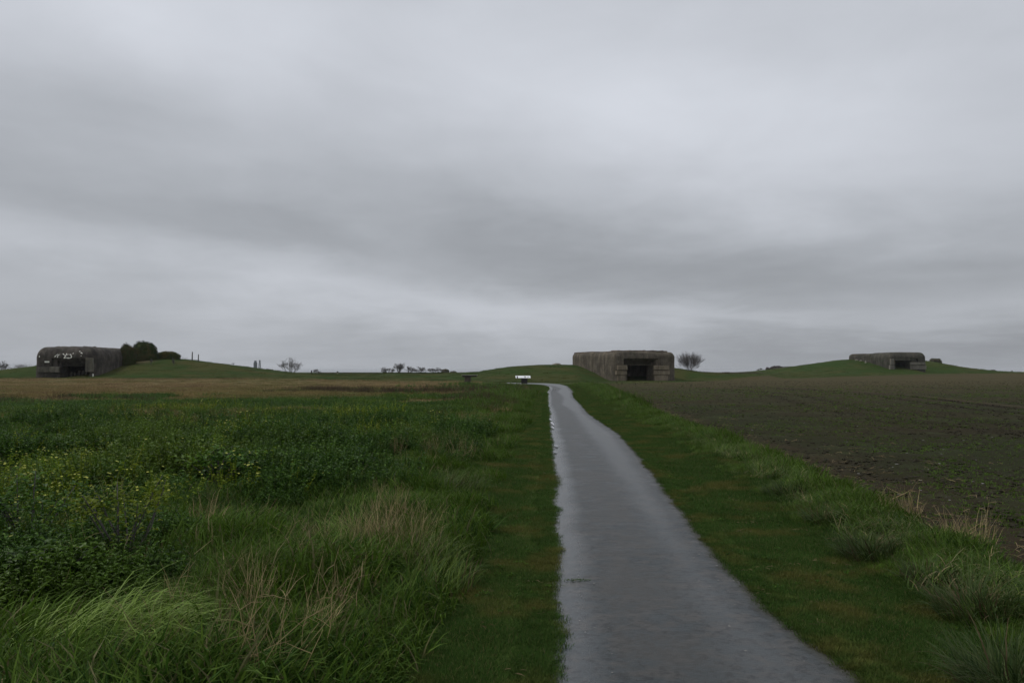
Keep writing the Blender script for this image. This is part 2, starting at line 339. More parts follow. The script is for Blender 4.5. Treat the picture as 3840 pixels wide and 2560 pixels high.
# ploughed field
def field_mat():
    m_, t, o = newmat('ploughed_soil'); pos = t.node('ShaderNodeNewGeometry').outputs['Position']
    sp = t.node('ShaderNodeSeparateXYZ'); t.l.new(pos, sp.inputs[0])
    n1 = t.noise(pos, .10, 4, .6); n2 = t.noise(pos, 2.2, 6, .7); n3 = t.noise(pos, 22, 5, .7); n4 = t.noise(t.vscale(pos, (.04, .22, .2)), 1, 4, .6)
    n6 = t.noise(pos, .45, 4, .65)
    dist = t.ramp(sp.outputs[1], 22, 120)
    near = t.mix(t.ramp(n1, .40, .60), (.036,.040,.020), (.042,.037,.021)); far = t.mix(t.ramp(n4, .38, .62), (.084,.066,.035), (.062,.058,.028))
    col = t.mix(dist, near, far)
    col = t.mix(t.m('MULTIPLY', t.ramp(n6, .50, .68), .55), col, (.060,.072,.034))
    col = t.mix(t.m('MULTIPLY', t.ramp(n2, .52, .70), .6), col, (.030,.027,.021))
    col = t.mix(t.m('MULTIPLY', t.ramp(n3, .60, .75), .4), col, (.085,.08,.06))
    A = t.node('ShaderNodeAttribute', attribute_name='track').outputs['Fac']; col = t.mix(t.m('MULTIPLY', A, .9), col, (.024,.018,.014))
    B = t.node('ShaderNodeAttribute', attribute_name='ridge').outputs['Fac']; col = t.mix(t.m('MULTIPLY', B, .35), col, (.13,.10,.07))
    E = t.node('ShaderNodeAttribute', attribute_name='edge').outputs['Fac']; col = t.mix(t.m('MULTIPLY', E, .6), col, (.060,.042,.030))
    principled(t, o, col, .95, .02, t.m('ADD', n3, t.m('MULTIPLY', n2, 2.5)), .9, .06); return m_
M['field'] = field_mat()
sv = graded(1.2, 0, 290, 420); tv = np.linspace(0, 1, 560)
S, T = np.meshgrid(sv, tv)
g = 1.6*np.sinh(T*math.asinh(1/0.012))*0.012/1.6
x0 = fieldL(60)+S
Yf = np.interp(np.minimum(S+9, 300), FX, FY)
gy = (np.sinh(T*5.2)/np.sinh(5.2))
Yg = -6+(Yf+6)*gy
Xg = fieldL(Yg)+S+(S < .01)*(fbm(Yg, Yg*0, 1.7, 4)-.5)*.5
att = np.clip(1.3-Yg/60, .25, 1)
Zg = height(Xg, Yg)+.012
bump = ((vnoise(Xg, Yg, 5.5, 1)-.5)*.030+(vnoise(Xg, Yg, 13, 2)-.5)*.040+(vnoise(Xg, Yg, 1.6, 6)-.5)*.04)*sst(0, .4, S)
Zg = Zg+bump*(1-.6*sst(35, 80, Yg))
tr1 = np.array([G(3840,1535), G(3400,1484), G(3040,1460), G(2850,1450), G(2760,1446)])
print('track', tr1.round(1).tolist())
dtr = Xg-np.interp(Yg, tr1[:, 1], tr1[:, 0])+(fbm(Yg, Yg*0, .06, 3)-.5)*.8; inx = 1-sst(76, 90, Yg)
gs = lambda c, w_: np.exp(-((dtr-c)/w_)**2)
track = (gs(0, .6)+.8*gs(-2.3, .45)+.4*gs(-9, .45)+.4*gs(-7.0, .45)+.5*gs(14, .5)+.5*gs(16.2, .5))*inx
ridge = (gs(.62, .25)+.5*gs(-.6, .22)+.5*gs(-2.5, .22))*inx
Zg = Zg-.05*track+.04*ridge
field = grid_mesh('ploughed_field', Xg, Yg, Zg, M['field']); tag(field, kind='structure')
attr(field, 'track', track); attr(field, 'ridge', ridge*(fbm(Xg, Yg, .2, 3)>.35)); attr(field, 'edge', 1-sst(.3, 1.6, S+(fbm(Xg, Yg, .9, 2)-.5)*1.5))

# path
def path_mat():
    m_, t, o = newmat('wet_asphalt'); uv = t.node('ShaderNodeUVMap').outputs[0]; pos = t.node('ShaderNodeNewGeometry').outputs['Position']
    s_ = t.node('ShaderNodeSeparateXYZ'); t.l.new(uv, s_.inputs[0]); u = s_.outputs[0]; v = s_.outputs[1]
    n1 = t.noise(pos, .9, 5, .6); n2 = t.noise(pos, 5, 5, .65); n3 = t.noise(pos, 160, 3, .6); n4 = t.noise(pos, 16, 5, .7); nl = t.noise(t.vscale(pos, (2.2, 3.5, 1)), 1, 5, .7)
    col = t.mix(t.ramp(n1, .35, .65), (.028,.036,.039), (.042,.048,.049))
    col = t.mix(t.m('MULTIPLY', t.ramp(n2, .42, .66), .6), col, (.070,.060,.050))
    col = t.mix(t.m('MULTIPLY', t.ramp(n3, .55, .70), .6), col, (.13,.13,.125))
    col = t.mix(t.m('MULTIPLY', t.ramp(n4, .50, .60), .75), col, (.014,.015,.015))
    uu = t.m('ADD', u, t.m('MULTIPLY', t.m('SUBTRACT', n1, .5), .25))
    # standing water: the strip along the left edge and scattered shallow films
    wet = t.m('MAXIMUM', t.m('MULTIPLY', t.ramp(uu, .42, .12), .80), t.m('MAXIMUM', t.m('MULTIPLY', t.ramp(nl, .42, .75), .35), t.m('MULTIPLY', t.m('MULTIPLY', t.ramp(uu, .80, 1.25), .40), t.ramp(t.node('ShaderNodeAttribute', attribute_name='fromright').outputs['Fac'], .12, .4))))
    gr = t.m('MULTIPLY', t.m('MULTIPLY', t.ramp(uu, .34, .46), t.ramp(uu, 1.15, .75)), t.ramp(n1, .38, .58))
    col = t.mix(t.m('MULTIPLY', gr, t.ramp(n4, .40, .60, .25, .95)), col, (.044,.043,.039)); wet = t.m('MULTIPLY', wet, t.m('SUBTRACT', 1.0, t.m('MULTIPLY', gr, .8)))
    edge = t.m('MAXIMUM', t.ramp(t.m('ADD', u, t.m('MULTIPLY', n2, .12)), .13, .05), t.ramp(t.m('ADD', t.node('ShaderNodeAttribute', attribute_name='fromright').outputs['Fac'], t.m('MULTIPLY', n2, .2)), .26, .10))
    col = t.mix(t.m('MULTIPLY', edge, .7), col, (.055,.050,.028))
    rough = t.m('ADD', t.m('MULTIPLY', t.m('SUBTRACT', 1.0, wet), .30), .14)
    rough = t.m('ADD', rough, t.m('MULTIPLY', edge, .3))
    h = t.m('MULTIPLY', t.m('ADD', t.m('MULTIPLY', n3, .6), t.m('ADD', n4, t.m('MULTIPLY', n2, 1.2))), t.m('SUBTRACT', 1.15, wet))
    p = principled(t, o, col, .4, .5, h, .45, .014); t.l.new(rough, p.inputs['Roughness']); t.set(p.inputs['Specular IOR Level'], t.m('SUBTRACT', t.m('ADD', t.m('MULTIPLY', wet, .18), .20), t.m('MULTIPLY', edge, .08))); return m_
M['path'] = path_mat()
def resample(P, n):
    k = len(P)-1; tt = np.linspace(0, k, n); return np.stack([np.interp(tt, range(k+1), P[:, 0]), np.interp(tt, range(k+1), P[:, 1])], -1)
NP = 900; A_ = resample(PLw, NP); B_ = resample(PRw, NP)
cu = np.linspace(0, 1, 24)[None, :]
wob = (fbm(A_[:, 1], A_[:, 1]*0, 1.6, 1)-.5)*.09+(fbm(A_[:, 1], A_[:, 1]*0, 6, 1)-.5)*.03; wob2 = (fbm(B_[:, 1], B_[:, 1]*0, 2.0, 9)-.5)*.09
A_[:, 0] += wob; B_[:, 0] += wob2
Xp = A_[:, :1]*(1-cu)+B_[:, :1]*cu; Yp = A_[:, 1:]*(1-cu)+B_[:, 1:]*cu
wid = np.hypot(B_[:, 0]-A_[:, 0], B_[:, 1]-A_[:, 1])[:, None]
crown = .02*(1-(2*cu-1)**2)
Zp = height(Xp, Yp)+.006+crown
path = grid_mesh('path', Xp, Yp, Zp, M['path'], uv=np.stack([cu*wid, Yp], -1)); tag(path, kind='structure')
attr(path, 'fromright', (1-cu)*wid)
# puddles on the left edge of the path
m_, t, o = newmat('puddle_water'); pr_ = principled(t, o, (.05,.052,.055), .03, .6, t.noise(t.node('ShaderNodeNewGeometry').outputs['Position'], 30, 2), .02, .002); M['puddle'] = m_
for px, py, rx, ry in [(2071,1590,.07,.9), (2073,1606,.05,.5), (2064,1575,.05,.6), (2086,1676,.07,.25), (2082,1699,.06,.2)]:
    gx, gy = G(px, py); mb = MB(); n_ = 28; rx *= .6; mb.add([(gx+rx*math.cos(6.283*i/n_)*(1+.25*math.sin(5*i/n_*6.28+px)), gy+ry*math.sin(6.283*i/n_)*(1+.2*math.sin(3*i/n_*6.28)), .031) for i in range(n_)], [tuple(range(n_))]); tag(mb.obj('puddle', M['puddle']), kind='structure')
# sea
m_, t, o = newmat('sea_water'); pos = t.node('ShaderNodeNewGeometry').outputs['Position']
principled(t, o, (.05,.075,.085), .22, .5, t.noise(pos, .02, 3), .1, .5); M['sea'] = m_
sx, sy = np.meshgrid(np.linspace(-90000, 90000, 16), np.array([500, 3000, 10000, 40000, 90000.])); sea = grid_mesh('sea', sx, sy, sx*0-32, M['sea']); tag(sea, kind='structure')

# ------------------------------------------------------------------ vegetation clumps
UNUSED = []
def ribbon(mb, p, yaw, lean, h, wd, droop, seg=4, mi=0, kink=0, twist=None):
    """one blade: starts at p, leans towards yaw, arches over"""
    d = np.array([math.cos(yaw), math.sin(yaw), 0]); fa = yaw+math.pi/2+(random.uniform(-.9, .9) if twist is None else twist)
    s_ = np.array([math.cos(fa), math.sin(fa), 0]); pos = np.array(p, float); ang = lean; vs = []; L = h/seg
    for i in range(seg+1):
        f = i/seg; w_ = wd*(1-f)**.7 if i < seg else 0
        if i < seg: vs += [pos-s_*w_/2, pos+s_*w_/2]
        else: vs.append(pos.copy())
        k = random.uniform(-kink, kink)
        pos = pos+(d*math.sin(ang)+np.array([0, 0, 1])*math.cos(ang))*L+s_*k*L
        ang += droop/seg*(1+f)
    fs = [(2*i, 2*i+1, 2*i+3, 2*i+2) for i in range(seg-1)]+[(2*seg-2, 2*seg-1, 2*seg)]
    mb.add(vs, fs, mi)
def clump(n, r, h, wd, lean=(.1, .6), droop=(.3, 1.4), seg=4, wind=0.0, kink=0.0, drymix=0.0):
    mb = MB()
    for _ in range(n):
        a = random.uniform(0, 6.283); q = r*math.sqrt(random.random())
        yaw = a*(1-wind)+random.gauss(0, .7)*wind if wind else a+random.gauss(0, .8)
        hh = random.uniform(*h)*(1-.3*q/r)
        ribbon(mb, (q*math.cos(a), q*math.sin(a), -.01), yaw, random.uniform(*lean), hh, random.uniform(*wd), random.uniform(*droop), seg, 1 if random.random() < drymix else 0, kink)
    return mb
def leaf(mb, p, d, L, wd, fold=.25, mi=0):
    d = Vector(d).normalized(); s_ = d.cross(Vector((0, 0, 1)));
    if s_.length < .1: s_ = Vector((1, 0, 0))
    s_.normalize(); n = s_.cross(d); p = Vector(p); sag = Vector((0, 0, -1))
    c1 = p+d*L*.45; t_ = p+d*L+sag*L*.2
    mb.add([p, c1-s_*wd/2+n*wd*fold, c1, c1+s_*wd/2+n*wd*fold, t_, p+d*L*.8-s_*wd*.28+sag*L*.1+n*wd*fold*.5, p+d*L*.8+s_*wd*.28+sag*L*.1+n*wd*fold*.5],
           [(0, 2, 1), (0, 3, 2), (1, 2, 4, 5), (2, 3, 6, 4)], mi)
def weed(ns, r, h, ls, flowers=0, nl=12, spread=.5):
    mb = MB()
    for _ in range(ns):
        a = random.uniform(0, 6.28); q = r*math.sqrt(random.random()); p = Vector((q*math.cos(a), q*math.sin(a), 0)); hh = random.uniform(*h)*(1-.35*(q/r)**2)
        d = Vector((math.cos(a)*spread*q/r+random.gauss(0, .12), math.sin(a)*spread*q/r+random.gauss(0, .12), 1)).normalized()
        top = p+d*hh; mb.tube([p, p+d*hh*.5+Vector((0, 0, .01)), top], [.005, .004, .002], 3)
        for i in range(nl):
            f = .15+.85*(i+random.random())/nl; b = random.uniform(0, 6.28); L = random.uniform(*ls)*(1.25-.6*f)
            leaf(mb, p+d*hh*f, (math.cos(b), math.sin(b), random.uniform(-.15, .55)), L, L*random.uniform(.45, .75))
        if flowers and random.random() < .6:
            for _ in range(flowers):
                c = top+Vector((random.gauss(0, .03), random.gauss(0, .03), random.uniform(-.03, .05))); e = random.uniform(.008, .016)
                b = random.uniform(0, 3.1); u = Vector((math.cos(b), math.sin(b), .3))*e; v = Vector((-math.sin(b), math.cos(b), .2))*e
                mb.add([c-u, c-v, c+u, c+v], [(0, 1, 2, 3)], 1)
    return mb
def stalks(n, r, h, branch=True, wd=.004):
    mb = MB()
    for _ in range(n):
        a = random.uniform(0, 6.28); q = r*math.sqrt(random.random()); p = Vector((q*math.cos(a), q*math.sin(a), -.02)); hh = random.uniform(*h)
        d = Vector((random.gauss(0, .25), random.gauss(0, .25), 1)).normalized(); pts = [p]
        for i in range(4): d = (d+Vector((random.gauss(0, .26), random.gauss(0, .26), random.gauss(0, .08)))).normalized(); pts.append(pts[-1]+d*hh/4)
        w_ = wd*random.uniform(.6, 1.2); mb.tube(pts, [w_, w_*.9, w_*.8, w_*.6, w_*.35], 3)
        if branch:
            for _ in range(random.randint(0, 3)):
                k = random.choice((2, 3)); e = Vector((random.gauss(0, .7), random.gauss(0, .7), random.uniform(-.2, .9))).normalized(); L = hh*random.uniform(.12, .35)
                mb.tube([pts[k], pts[k]+e*L*.5+Vector((0, 0, .01)), pts[k]+e*L+Vector((0, 0, random.uniform(-.02, .03)))], [w_*.6, w_*.5, w_*.25], 3)
    return mb
pc = [0]
def protos(name, mbs, mats):
    c = bpy.data.collections.new(name)
    for i, mb in enumerate(mbs):
        o = bpy.data.objects.new('%s_%02d' % (name, i), mb.mesh(name, mats)); c.objects.link(o)
    return c
def scatter(name, coll, nv, pts, rz, sc, label=None, tilt=None):
    n = len(pts); me = bpy.data.meshes.new(name); me.vertices.add(n); me.vertices.foreach_set('co', np.asarray(pts, np.float32).ravel())
    a = me.attributes.new('rot', 'FLOAT_VECTOR', 'POINT'); rr = np.zeros((n, 3), np.float32); rr[:, 2] = rz
    if tilt is not None: rr[:, :2] = tilt
    a.data.foreach_set('vector', rr.ravel())
    a = me.attributes.new('scl', 'FLOAT', 'POINT'); a.data.foreach_set('value', np.asarray(sc, np.float32))
    a = me.attributes.new('idx', 'INT', 'POINT'); a.data.foreach_set('value', rng.integers(0, nv, n).astype(np.int32))
    o = bpy.data.objects.new(name, me); COL.objects.link(o)
    gt = bpy.data.node_groups.new(name, 'GeometryNodeTree'); gt.interface.new_socket('Geometry', in_out='INPUT', socket_type='NodeSocketGeometry'); gt.interface.new_socket('Geometry', in_out='OUTPUT', socket_type='NodeSocketGeometry')
    N = gt.nodes; L = gt.links; gi = N.new('NodeGroupInput'); go = N.new('NodeGroupOutput'); ip = N.new('GeometryNodeInstanceOnPoints'); ci = N.new('GeometryNodeCollectionInfo')
    ci.inputs['Collection'].default_value = coll; ci.inputs['Separate Children'].default_value = True; ci.inputs['Reset Children'].default_value = True
    def na(nm, ty):
        q = N.new('GeometryNodeInputNamedAttribute'); q.data_type = ty; q.inputs['Name'].default_value = nm; return q.outputs['Attribute']
    L.new(gi.outputs[0], ip.inputs['Points']); L.new(ci.outputs[0], ip.inputs['Instance']); ip.inputs['Pick Instance'].default_value = True
    L.new(na('idx', 'INT'), ip.inputs['Instance Index']); L.new(na('scl', 'FLOAT'), ip.inputs['Scale'])
    er = N.new('FunctionNodeEulerToRotation'); L.new(na('rot', 'FLOAT_VECTOR'), er.inputs[0]); L.new(er.outputs[0], ip.inputs['Rotation'])
    L.new(ip.outputs[0], go.inputs[0]); md = o.modifiers.new('scatter', 'NODES'); md.node_group = gt
    tag(o, label=label, kind='stuff'); return o

C_turf = protos('short_turf_clump', [clump(150, .22, (.025, .065), (.003, .006), (.1, 1.0), (.2, 1.2), 2) for _ in range(4)], [M['turf']])
C_lush = protos('lush_grass_clump', [clump(75, .24, (.10, .28), (.007, .015), (.1, .8), (.4, 1.6), 3, .5) for _ in range(4)], [M['lush']])
C_long = protos('long_grass_clump', [clump(60, .28, (.28, .60), (.007, .015), (.2, .9), (.7, 2.0), 6, .75, .12, .05) for _ in range(5)], [M['long'], M['dry']])
C_weed = protos('leafy_weed_clump', [weed(11, .30, (.14, .40), (.03, .08), 0, 15) for _ in range(4)]+[weed(10, .28, (.20, .50), (.03, .07), 0, 14)], [M['weed'], M['flower']])
C_lime = protos('yellow_flowered_weed_clump', [weed(8, .22, (.20, .44), (.025, .055), 2, 12) for _ in range(3)], [M['lime'], M['flower']])
C_dry = protos('dry_stalk_clump', [stalks(9, .20, (.28, .62), True, .0028) for _ in range(5)], [M['dry']])
C_straw_grass = protos('tan_grass_tuft', [clump(50, .13, (.24, .52), (.003, .007), (.02, .45), (.1, .9), 4, 0, .14) for _ in range(4)], [M['dry']])
C_mead = protos('meadow_grass_clump', [clump(110, .6, (.10, .27), (.010, .022), (.1, .7), (.3, 1.3), 3) for _ in range(4)], [M['olive']])
C_tan = protos('tan_grass_clump', [clump(120, .8, (.12, .30), (.015, .03), (.1, .7), (.3, 1.3), 3) for _ in range(4)], [M['tan']])
C_rus = protos('russet_weed_clump', [weed(14, .5, (.25, .6), (.04, .08), 0, 10) for _ in range(3)], [M['russet'], M['flower']])
C_farweed = protos('dark_leafy_clump', [weed(14, .6, (.12, .34), (.06, .12), 0, 12) for _ in range(4)], [M['weed'], M['flower']])
C_hill = protos('hill_grass_clump', [clump(80, .8, (.06, .16), (.015, .03), (.1, .9), (.3, 1.3), 2) for _ in range(3)], [M['hillgrass']])

def place(n, ylo, yhi, xf, power=1.0):
    """random ground positions; density falls with distance"""
    u = rng.random(n); y = ylo*(yhi/ylo)**u if power == 1 else ylo+(yhi-ylo)*u**power
    x = xf(y, rng.random(n)); return x, y
def pts3(x, y, dz=0): return np.stack([x, y, height(x, y)+dz], -1)
def rot(n, s_=None): return rng.uniform(0, 6.283, n) if s_ is None else rng.normal(s_[0], s_[1], n)
# mown verges
def EL(y): return np.interp(y, A_[:820, 1], A_[:820, 0])
def ER(y): return np.interp(y, B_[:820, 1], B_[:820, 0])
C_edge = protos('edge_turf_clump', [clump(70, .07, (.02, .055), (.004, .007), (.1, .9), (.2, 1.2), 2) for _ in range(4)], [M['turf']])
def verge():
    P = []; S_ = []
    for n, a, b, k in [(3600, 2.2, 9, 1.0), (5200, 9, 30, 1.35), (4500, 30, 95, 2.2)]:
        for side in (0, 1):
            y = a+(b-a)*rng.random(n) if k != 1 else a*(b/a)**rng.random(n); r_ = rng.random(n)
            x = np.where(side == 0, EL(y)-1.55-.1*k+r_*(1.53-.12*k), ER(y)+.22*k+.01+r_*1.3)
            P.append(pts3(x, y)); S_.append(rng.uniform(.7, 1.15, n)*k)
    P = np.vstack(P); S_ = np.concatenate(S_); return scatter('short_grass', C_turf, 4, P, rot(len(P)), S_, 'short mown grass on both verges of the wet path')
verge()
def edges():
    n = 12000; y = 2.4*(60/2.4)**rng.random(n)**.9; q = rng.random(n)*.20; lump = np.clip(fbm(y, y*0, 1.1, 40)-.58, 0, 1)*.3*(rng.random(n) < .7); sd = rng.random(n) < .5
    x = np.where(sd, EL(y)-q+.01+lump, ER(y)+q-.02)
    scatter('edge_grass', C_edge, 4, pts3(x, y, .004), rot(n), rng.uniform(.6, 1.25, n)*(1+sst(8, 50, y)*.8), 'low olive grass creeping over both edges of the wet path')
edges()
# lush strip between right verge and field, and beside the left verge
def lush():
    P = []; S_ = []
    n = 5200; y = 2.2*(95/2.2)**rng.random(n); f = rng.random(n); x = pathR(y)+1.2+f*(fieldL(y)-.15-pathR(y)-1.2)
    h_ = fbm(x, y, 1.4, 4); keep = h_ > .33; x, y, h_ = x[keep], y[keep], h_[keep]; P.append(pts3(x, y)); S_.append((.45+3.0*(h_-.33))*rng.uniform(.8, 1.2, len(x))*(.36+.52*sst(.6, 1.3, x-pathR(y)-.9))*(1+sst(10, 50, y)*.9))
    n = 5600; y = 2.2*(60/2.2)**rng.random(n); x = pathL(y)-.95-rng.random(n)**1.2*3.4; h_ = fbm(x, y, 1.5, 44); k = h_ > .40; x, y, h_ = x[k], y[k], h_[k]; P.append(pts3(x, y)); S_.append((.5+3.4*(h_-.40))*rng.uniform(.8, 1.2, len(x))*(1+sst(15, 60, y)*.5))
    n = 7500; y = 2.8*(34/2.8)**rng.random(n); x = pathL(y)-1.6-rng.random(n)*(y*.75+2); h_ = fbm(x, y, 1.2, 46); k = h_ > .38; x, y, h_ = x[k], y[k], h_[k]; P.append(pts3(x, y)); S_.append((.5+2.9*(h_-.38))*rng.uniform(.8, 1.2, len(x)))
    P = np.vstack(P); S_ = np.concatenate(S_); scatter('lush_grass', C_lush, 4, P, rot(len(P)), S_, 'lush green grass between verge and ploughed field and across the meadow')
lush()
def longg():
    P = []; S_ = []; rz = []
    n = 4200; y = 2.4*(20/2.4)**rng.random(n); x = pathL(y)-1.3-rng.random(n)*(y*.78+1.5)
    k = (fbm(x, y, .8, 7) > .56-.12*sst(6.5, 4, y))
    x, y = x[k], y[k]; P.append(pts3(x, y)); S_.append(rng.uniform(.4, .7, len(x))); rz.append(rng.normal(.4, 1.5, len(x)))
    n = 900; y = 3*(22/3)**rng.random(n); x = fieldL(y)-.25-rng.random(n)**1.2*.7; k = vnoise(x, y, 1.1, 9) > .55; x, y = x[k], y[k]
    P.append(pts3(x, y)); S_.append(rng.uniform(.4, .7, len(x))); rz.append(rng.uniform(0, 6.28, len(x)))
    n = 420; y = 3*(24/3)**rng.random(n); x = pathR(y)+1.95+rng.normal(0, .22, n)+.25*(fbm(y, y*0, .8, 2)-.5); k = fbm(x, y, .9, 77) > .40; x, y = x[k], y[k]; P.append(pts3(x, y)); S_.append(rng.uniform(.45, .85, len(x))); rz.append(rng.uniform(0, 6.28, len(x)))
    scatter('long_grass', C_long, 5, np.vstack(P), np.concatenate(rz), np.concatenate(S_), 'long wind-bent grass left of the path and along the field edge')
longg()
def weeds():
    n = 12500; y = 3.9*(34/3.9)**rng.random(n); x = pathL(y)-1.7-rng.random(n)*(y*.78+2)
    f = .72*fbm(x, y, .8, 11)+.28*fbm(x, y, 2.2, 12)+.075-.16*sst(.47, .36, fbm(x, y, .45, 90))+.04*sst(9, 18, y)-.30*sst(20, 28, y)-.22*sst(3.4, 2.0, pathL(y)-x)*sst(17, 10, y)-.05*sst(6, 4.8, y)-.08*sst(1.6, .6, -x-1.0)*sst(9, 6, y); k = (f > .46)*(rng.random(n) < .35+4*(f-.46)+.5*sst(6, 9, y)); x1, y1 = x[k], y[k]
    scatter('leafy_weeds', C_weed, 5, pts3(x1, y1), rot(len(x1)), (.34+6.0*(f[k]-.45).clip(0, .20))*(.68+.32*sst(6, 13, y1))*rng.uniform(.75, 1.15, len(x1)), 'dark green leafy weeds with tiny pale flowers filling the meadow')
    X2, Y2 = [], []
    for px, py, n_, sx_, sy_ in [(670,1512,60,1.5,1.4), (480,1582,26,.9,.8), (520,1575,20,.7,.6), (1125,1532,34,1.6,1), (1390,1540,30,1.2,1), (1240,1545,20,1.2,1), (1130,1625,34,1.0,1.0), (1010,1650,16,.6,.7), (860,1655,14,.7,.6), (330,1720,22,.6,.8),
                              (280,1860,16,.35,.4), (60,1865,10,.3,.3), (330,1550,16,1.2,.8), (900,1600,14,.8,.8), (1480,1600,18,.8,1), (700,1760,10,.4,.5), (150,1640,12,.8,.7), (100,1930,12,.3,.3), (250,1770,16,.4,.6), (560,1720,16,.5,.6), (900,1810,12,.4,.5), (90,2080,9,.25,.25), (330,2010,10,.25,.3), (620,1900,8,.3,.3)]:
        gx, gy = G(px, py+30, .15); n_ = int(n_*.5); X2.append(gx+rng.normal(0, sx_*.75, n_)); Y2.append(gy+rng.normal(0, sy_*.75, n_))
    x2, y2 = np.concatenate(X2), np.concatenate(Y2); s2 = (.50+4.2*(fbm(x2, y2, .8, 11)-.41).clip(0, .3))
    scatter('yellow_flowering_weeds', C_lime, 3, pts3(x2, y2, .0), rot(len(x2)), s2.clip(1.15, 1.8)*rng.uniform(.9, 1.15, len(x2)), 'patches of yellow green flowering weed among the dark leafy weeds')
weeds()
def dry():
    P = []; S_ = []
    for px, py, n, sp in [(1430, 2010, 16, .28), (1530,1760,6,.3), (1640, 1690, 26, .6), (1540, 1700, 10, .4), (1230, 2130, 5, .25), (950, 2330, 6, .3), (1100, 2480, 3, .2), (600, 2480, 2, .3), (420, 2180, 3, .3), (3600,1990,2,.3), (3300,1900,2,.3)]:
        gx, gy = G(px, py, .1); x = gx+rng.normal(0, sp*.7, n); y = gy+rng.normal(0, sp*1.3, n); k = (x < pathL(y)-1.0)+(x > pathR(y)+1.6); x, y = x[k], y[k]; P.append(pts3(x, y)); S_.append(rng.uniform(.6, 1.0, len(x))*(.75 if px > 3000 else 1))
    n = 90; y = 4.4*(24/4.4)**rng.random(n); x = pathL(y)-2.0+rng.normal(0, .28, n); k = vnoise(y, y*0, .8, 5) > .45; P.append(pts3(x[k], y[k])); S_.append(rng.uniform(.5, .9, k.sum()))
    n = 120; y = 5.5*(30/5.5)**rng.random(n); x = pathL(y)-1.6-rng.random(n)*(y*.75+1); k = vnoise(x, y, .5, 31) > .70; P.append(pts3(x[k], y[k])); S_.append(rng.uniform(.4, .8, k.sum()))
    P = np.vstack(P); S_ = np.concatenate(S_); q = rng.random(len(P)) < .35; scatter('dry_stalks', C_dry, 5, P[q], rot(q.sum()), S_[q], 'dead tan stalks standing through the meadow grass')
    Q = []
    for px, py, n, sx_, sy_ in [(1440, 2020, 26, .16, .5), (1640, 1690, 40, .45, 1.6), (1540, 1700, 12, .4, .9), (1230, 2150, 16, .2, .35), (1000, 2400, 12, .25, .25), (1350, 2220, 8, .15, .25), (760, 2500, 5, .2, .1), (3600,1990,2,.15,.3), (3380,1900,2,.2,.4), (1500,1880,9,.2,.4), (560, 2250, 7, .3, .2), (1760,1600,14,.4,1.5)]:
        gx, gy = G(px, py, .1); x = gx+rng.normal(0, sx_, n); y = gy+rng.normal(0, sy_, n); k = (x < pathL(y)-1.1)+(x > pathR(y)+1.6); Q.append(pts3(x[k], y[k]))
    Q = np.vstack([P[~q]]+Q); Q = Q[rng.random(len(Q)) < .38]; scatter('dry_grass_tufts', C_straw_grass, 4, Q, rot(len(Q)), rng.uniform(.7, 1.25, len(Q)), 'soft tan tufts of dead grass along the bank left of the path')
dry()
def meadow():
    n = 18000; y = 22*(124/22)**rng.random(n); x = pathL(np.minimum(y, 95))-2.2-sst(60, 100, y)*6-rng.random(n)*(y*.72+4)
    tf = sst(66, 92, y+(fbm(x, y, .06, 8)-.5)*60)+.45*(fbm(x, y, .09, 15) > .50)*(y > 33); r_ = rng.random(n)
    tf = tf*(.25+.75*(fbm(x, y, .07, 61) > .42)); isl = (tf > r_)
    wf = (fbm(x, y, .13, 19)+.16*sst(44, 30, y) > .68)*(y < 60)
    s_ = rng.uniform(.7, 1.2, n)
    k = isl*~wf; scatter('tan_meadow_grass', C_tan, 4, pts3(x[k], y[k], -.08), rot(k.sum()), s_[k]*1.1, 'dry tan grass across the far meadow')
    k = ~isl*~wf; scatter('olive_meadow_grass', C_mead, 4, pts3(x[k], y[k], -.05), rot(k.sum()), s_[k]*1.1, 'olive meadow grass in the middle distance')
    k = wf; scatter('distant_leafy_weeds', C_farweed, 4, pts3(x[k], y[k], -.05), rot(k.sum()), s_[k]*.9, 'dark leafy weeds in the middle distance of the meadow')
    P = []
    for px, py, n, sx_, sy_ in [(1262,1458,60,2.2,1.5), (1490,1466,70,5,1.2), (1640,1462,60,4.5,1.5), (1800,1462,40,1.6,3), (1790,1490,26,.9,3), (1860,1448,30,2.2,3), (60,1500,40,3,3), (1870,1510,14,.6,4)]:
        gx, gy = G(px, py, .25); x = gx+rng.normal(0, sx_, n); y = gy+rng.normal(0, sy_, n); P.append(pts3(x, y))
    P = np.vstack(P); scatter('russet_weeds', C_rus, 3, P, rot(len(P)), rng.uniform(.7, 1.1, len(P)), 'russet dead weeds in patches before the grassy mounds')
meadow()
def hills():
    n = 9000; y = rng.uniform(112, 225, n); x = rng.uniform(-.72, .72, n)*y
    k = (np.interp(x, FX, FY) < y-1)+(x < 9); k = k*((x < 12)+(y > 125)); x, y = x[k], y[k]
    def inb(B, yaw, W, L):
        c, s_ = math.cos(yaw), math.sin(yaw); dx, dy = x-B[0], y-B[1]; u = dx*c+dy*s_; v = -dx*s_+dy*c; return (u > -.4)*(u < W+.4)*(v > -.6)*(v < L)
    k = ~(inb(BL, 0, 9.4, 12)+inb(BC, R(15.5), 11.3, 20)+inb(BR, R(4), 9.3, 22)); x, y = x[k], y[k]
    scatter('hill_grass', C_hill, 3, pts3(x, y, -.02), rot(len(x)), rng.uniform(.7, 1.4, len(x)), 'short rough grass on the mounds')
hills()
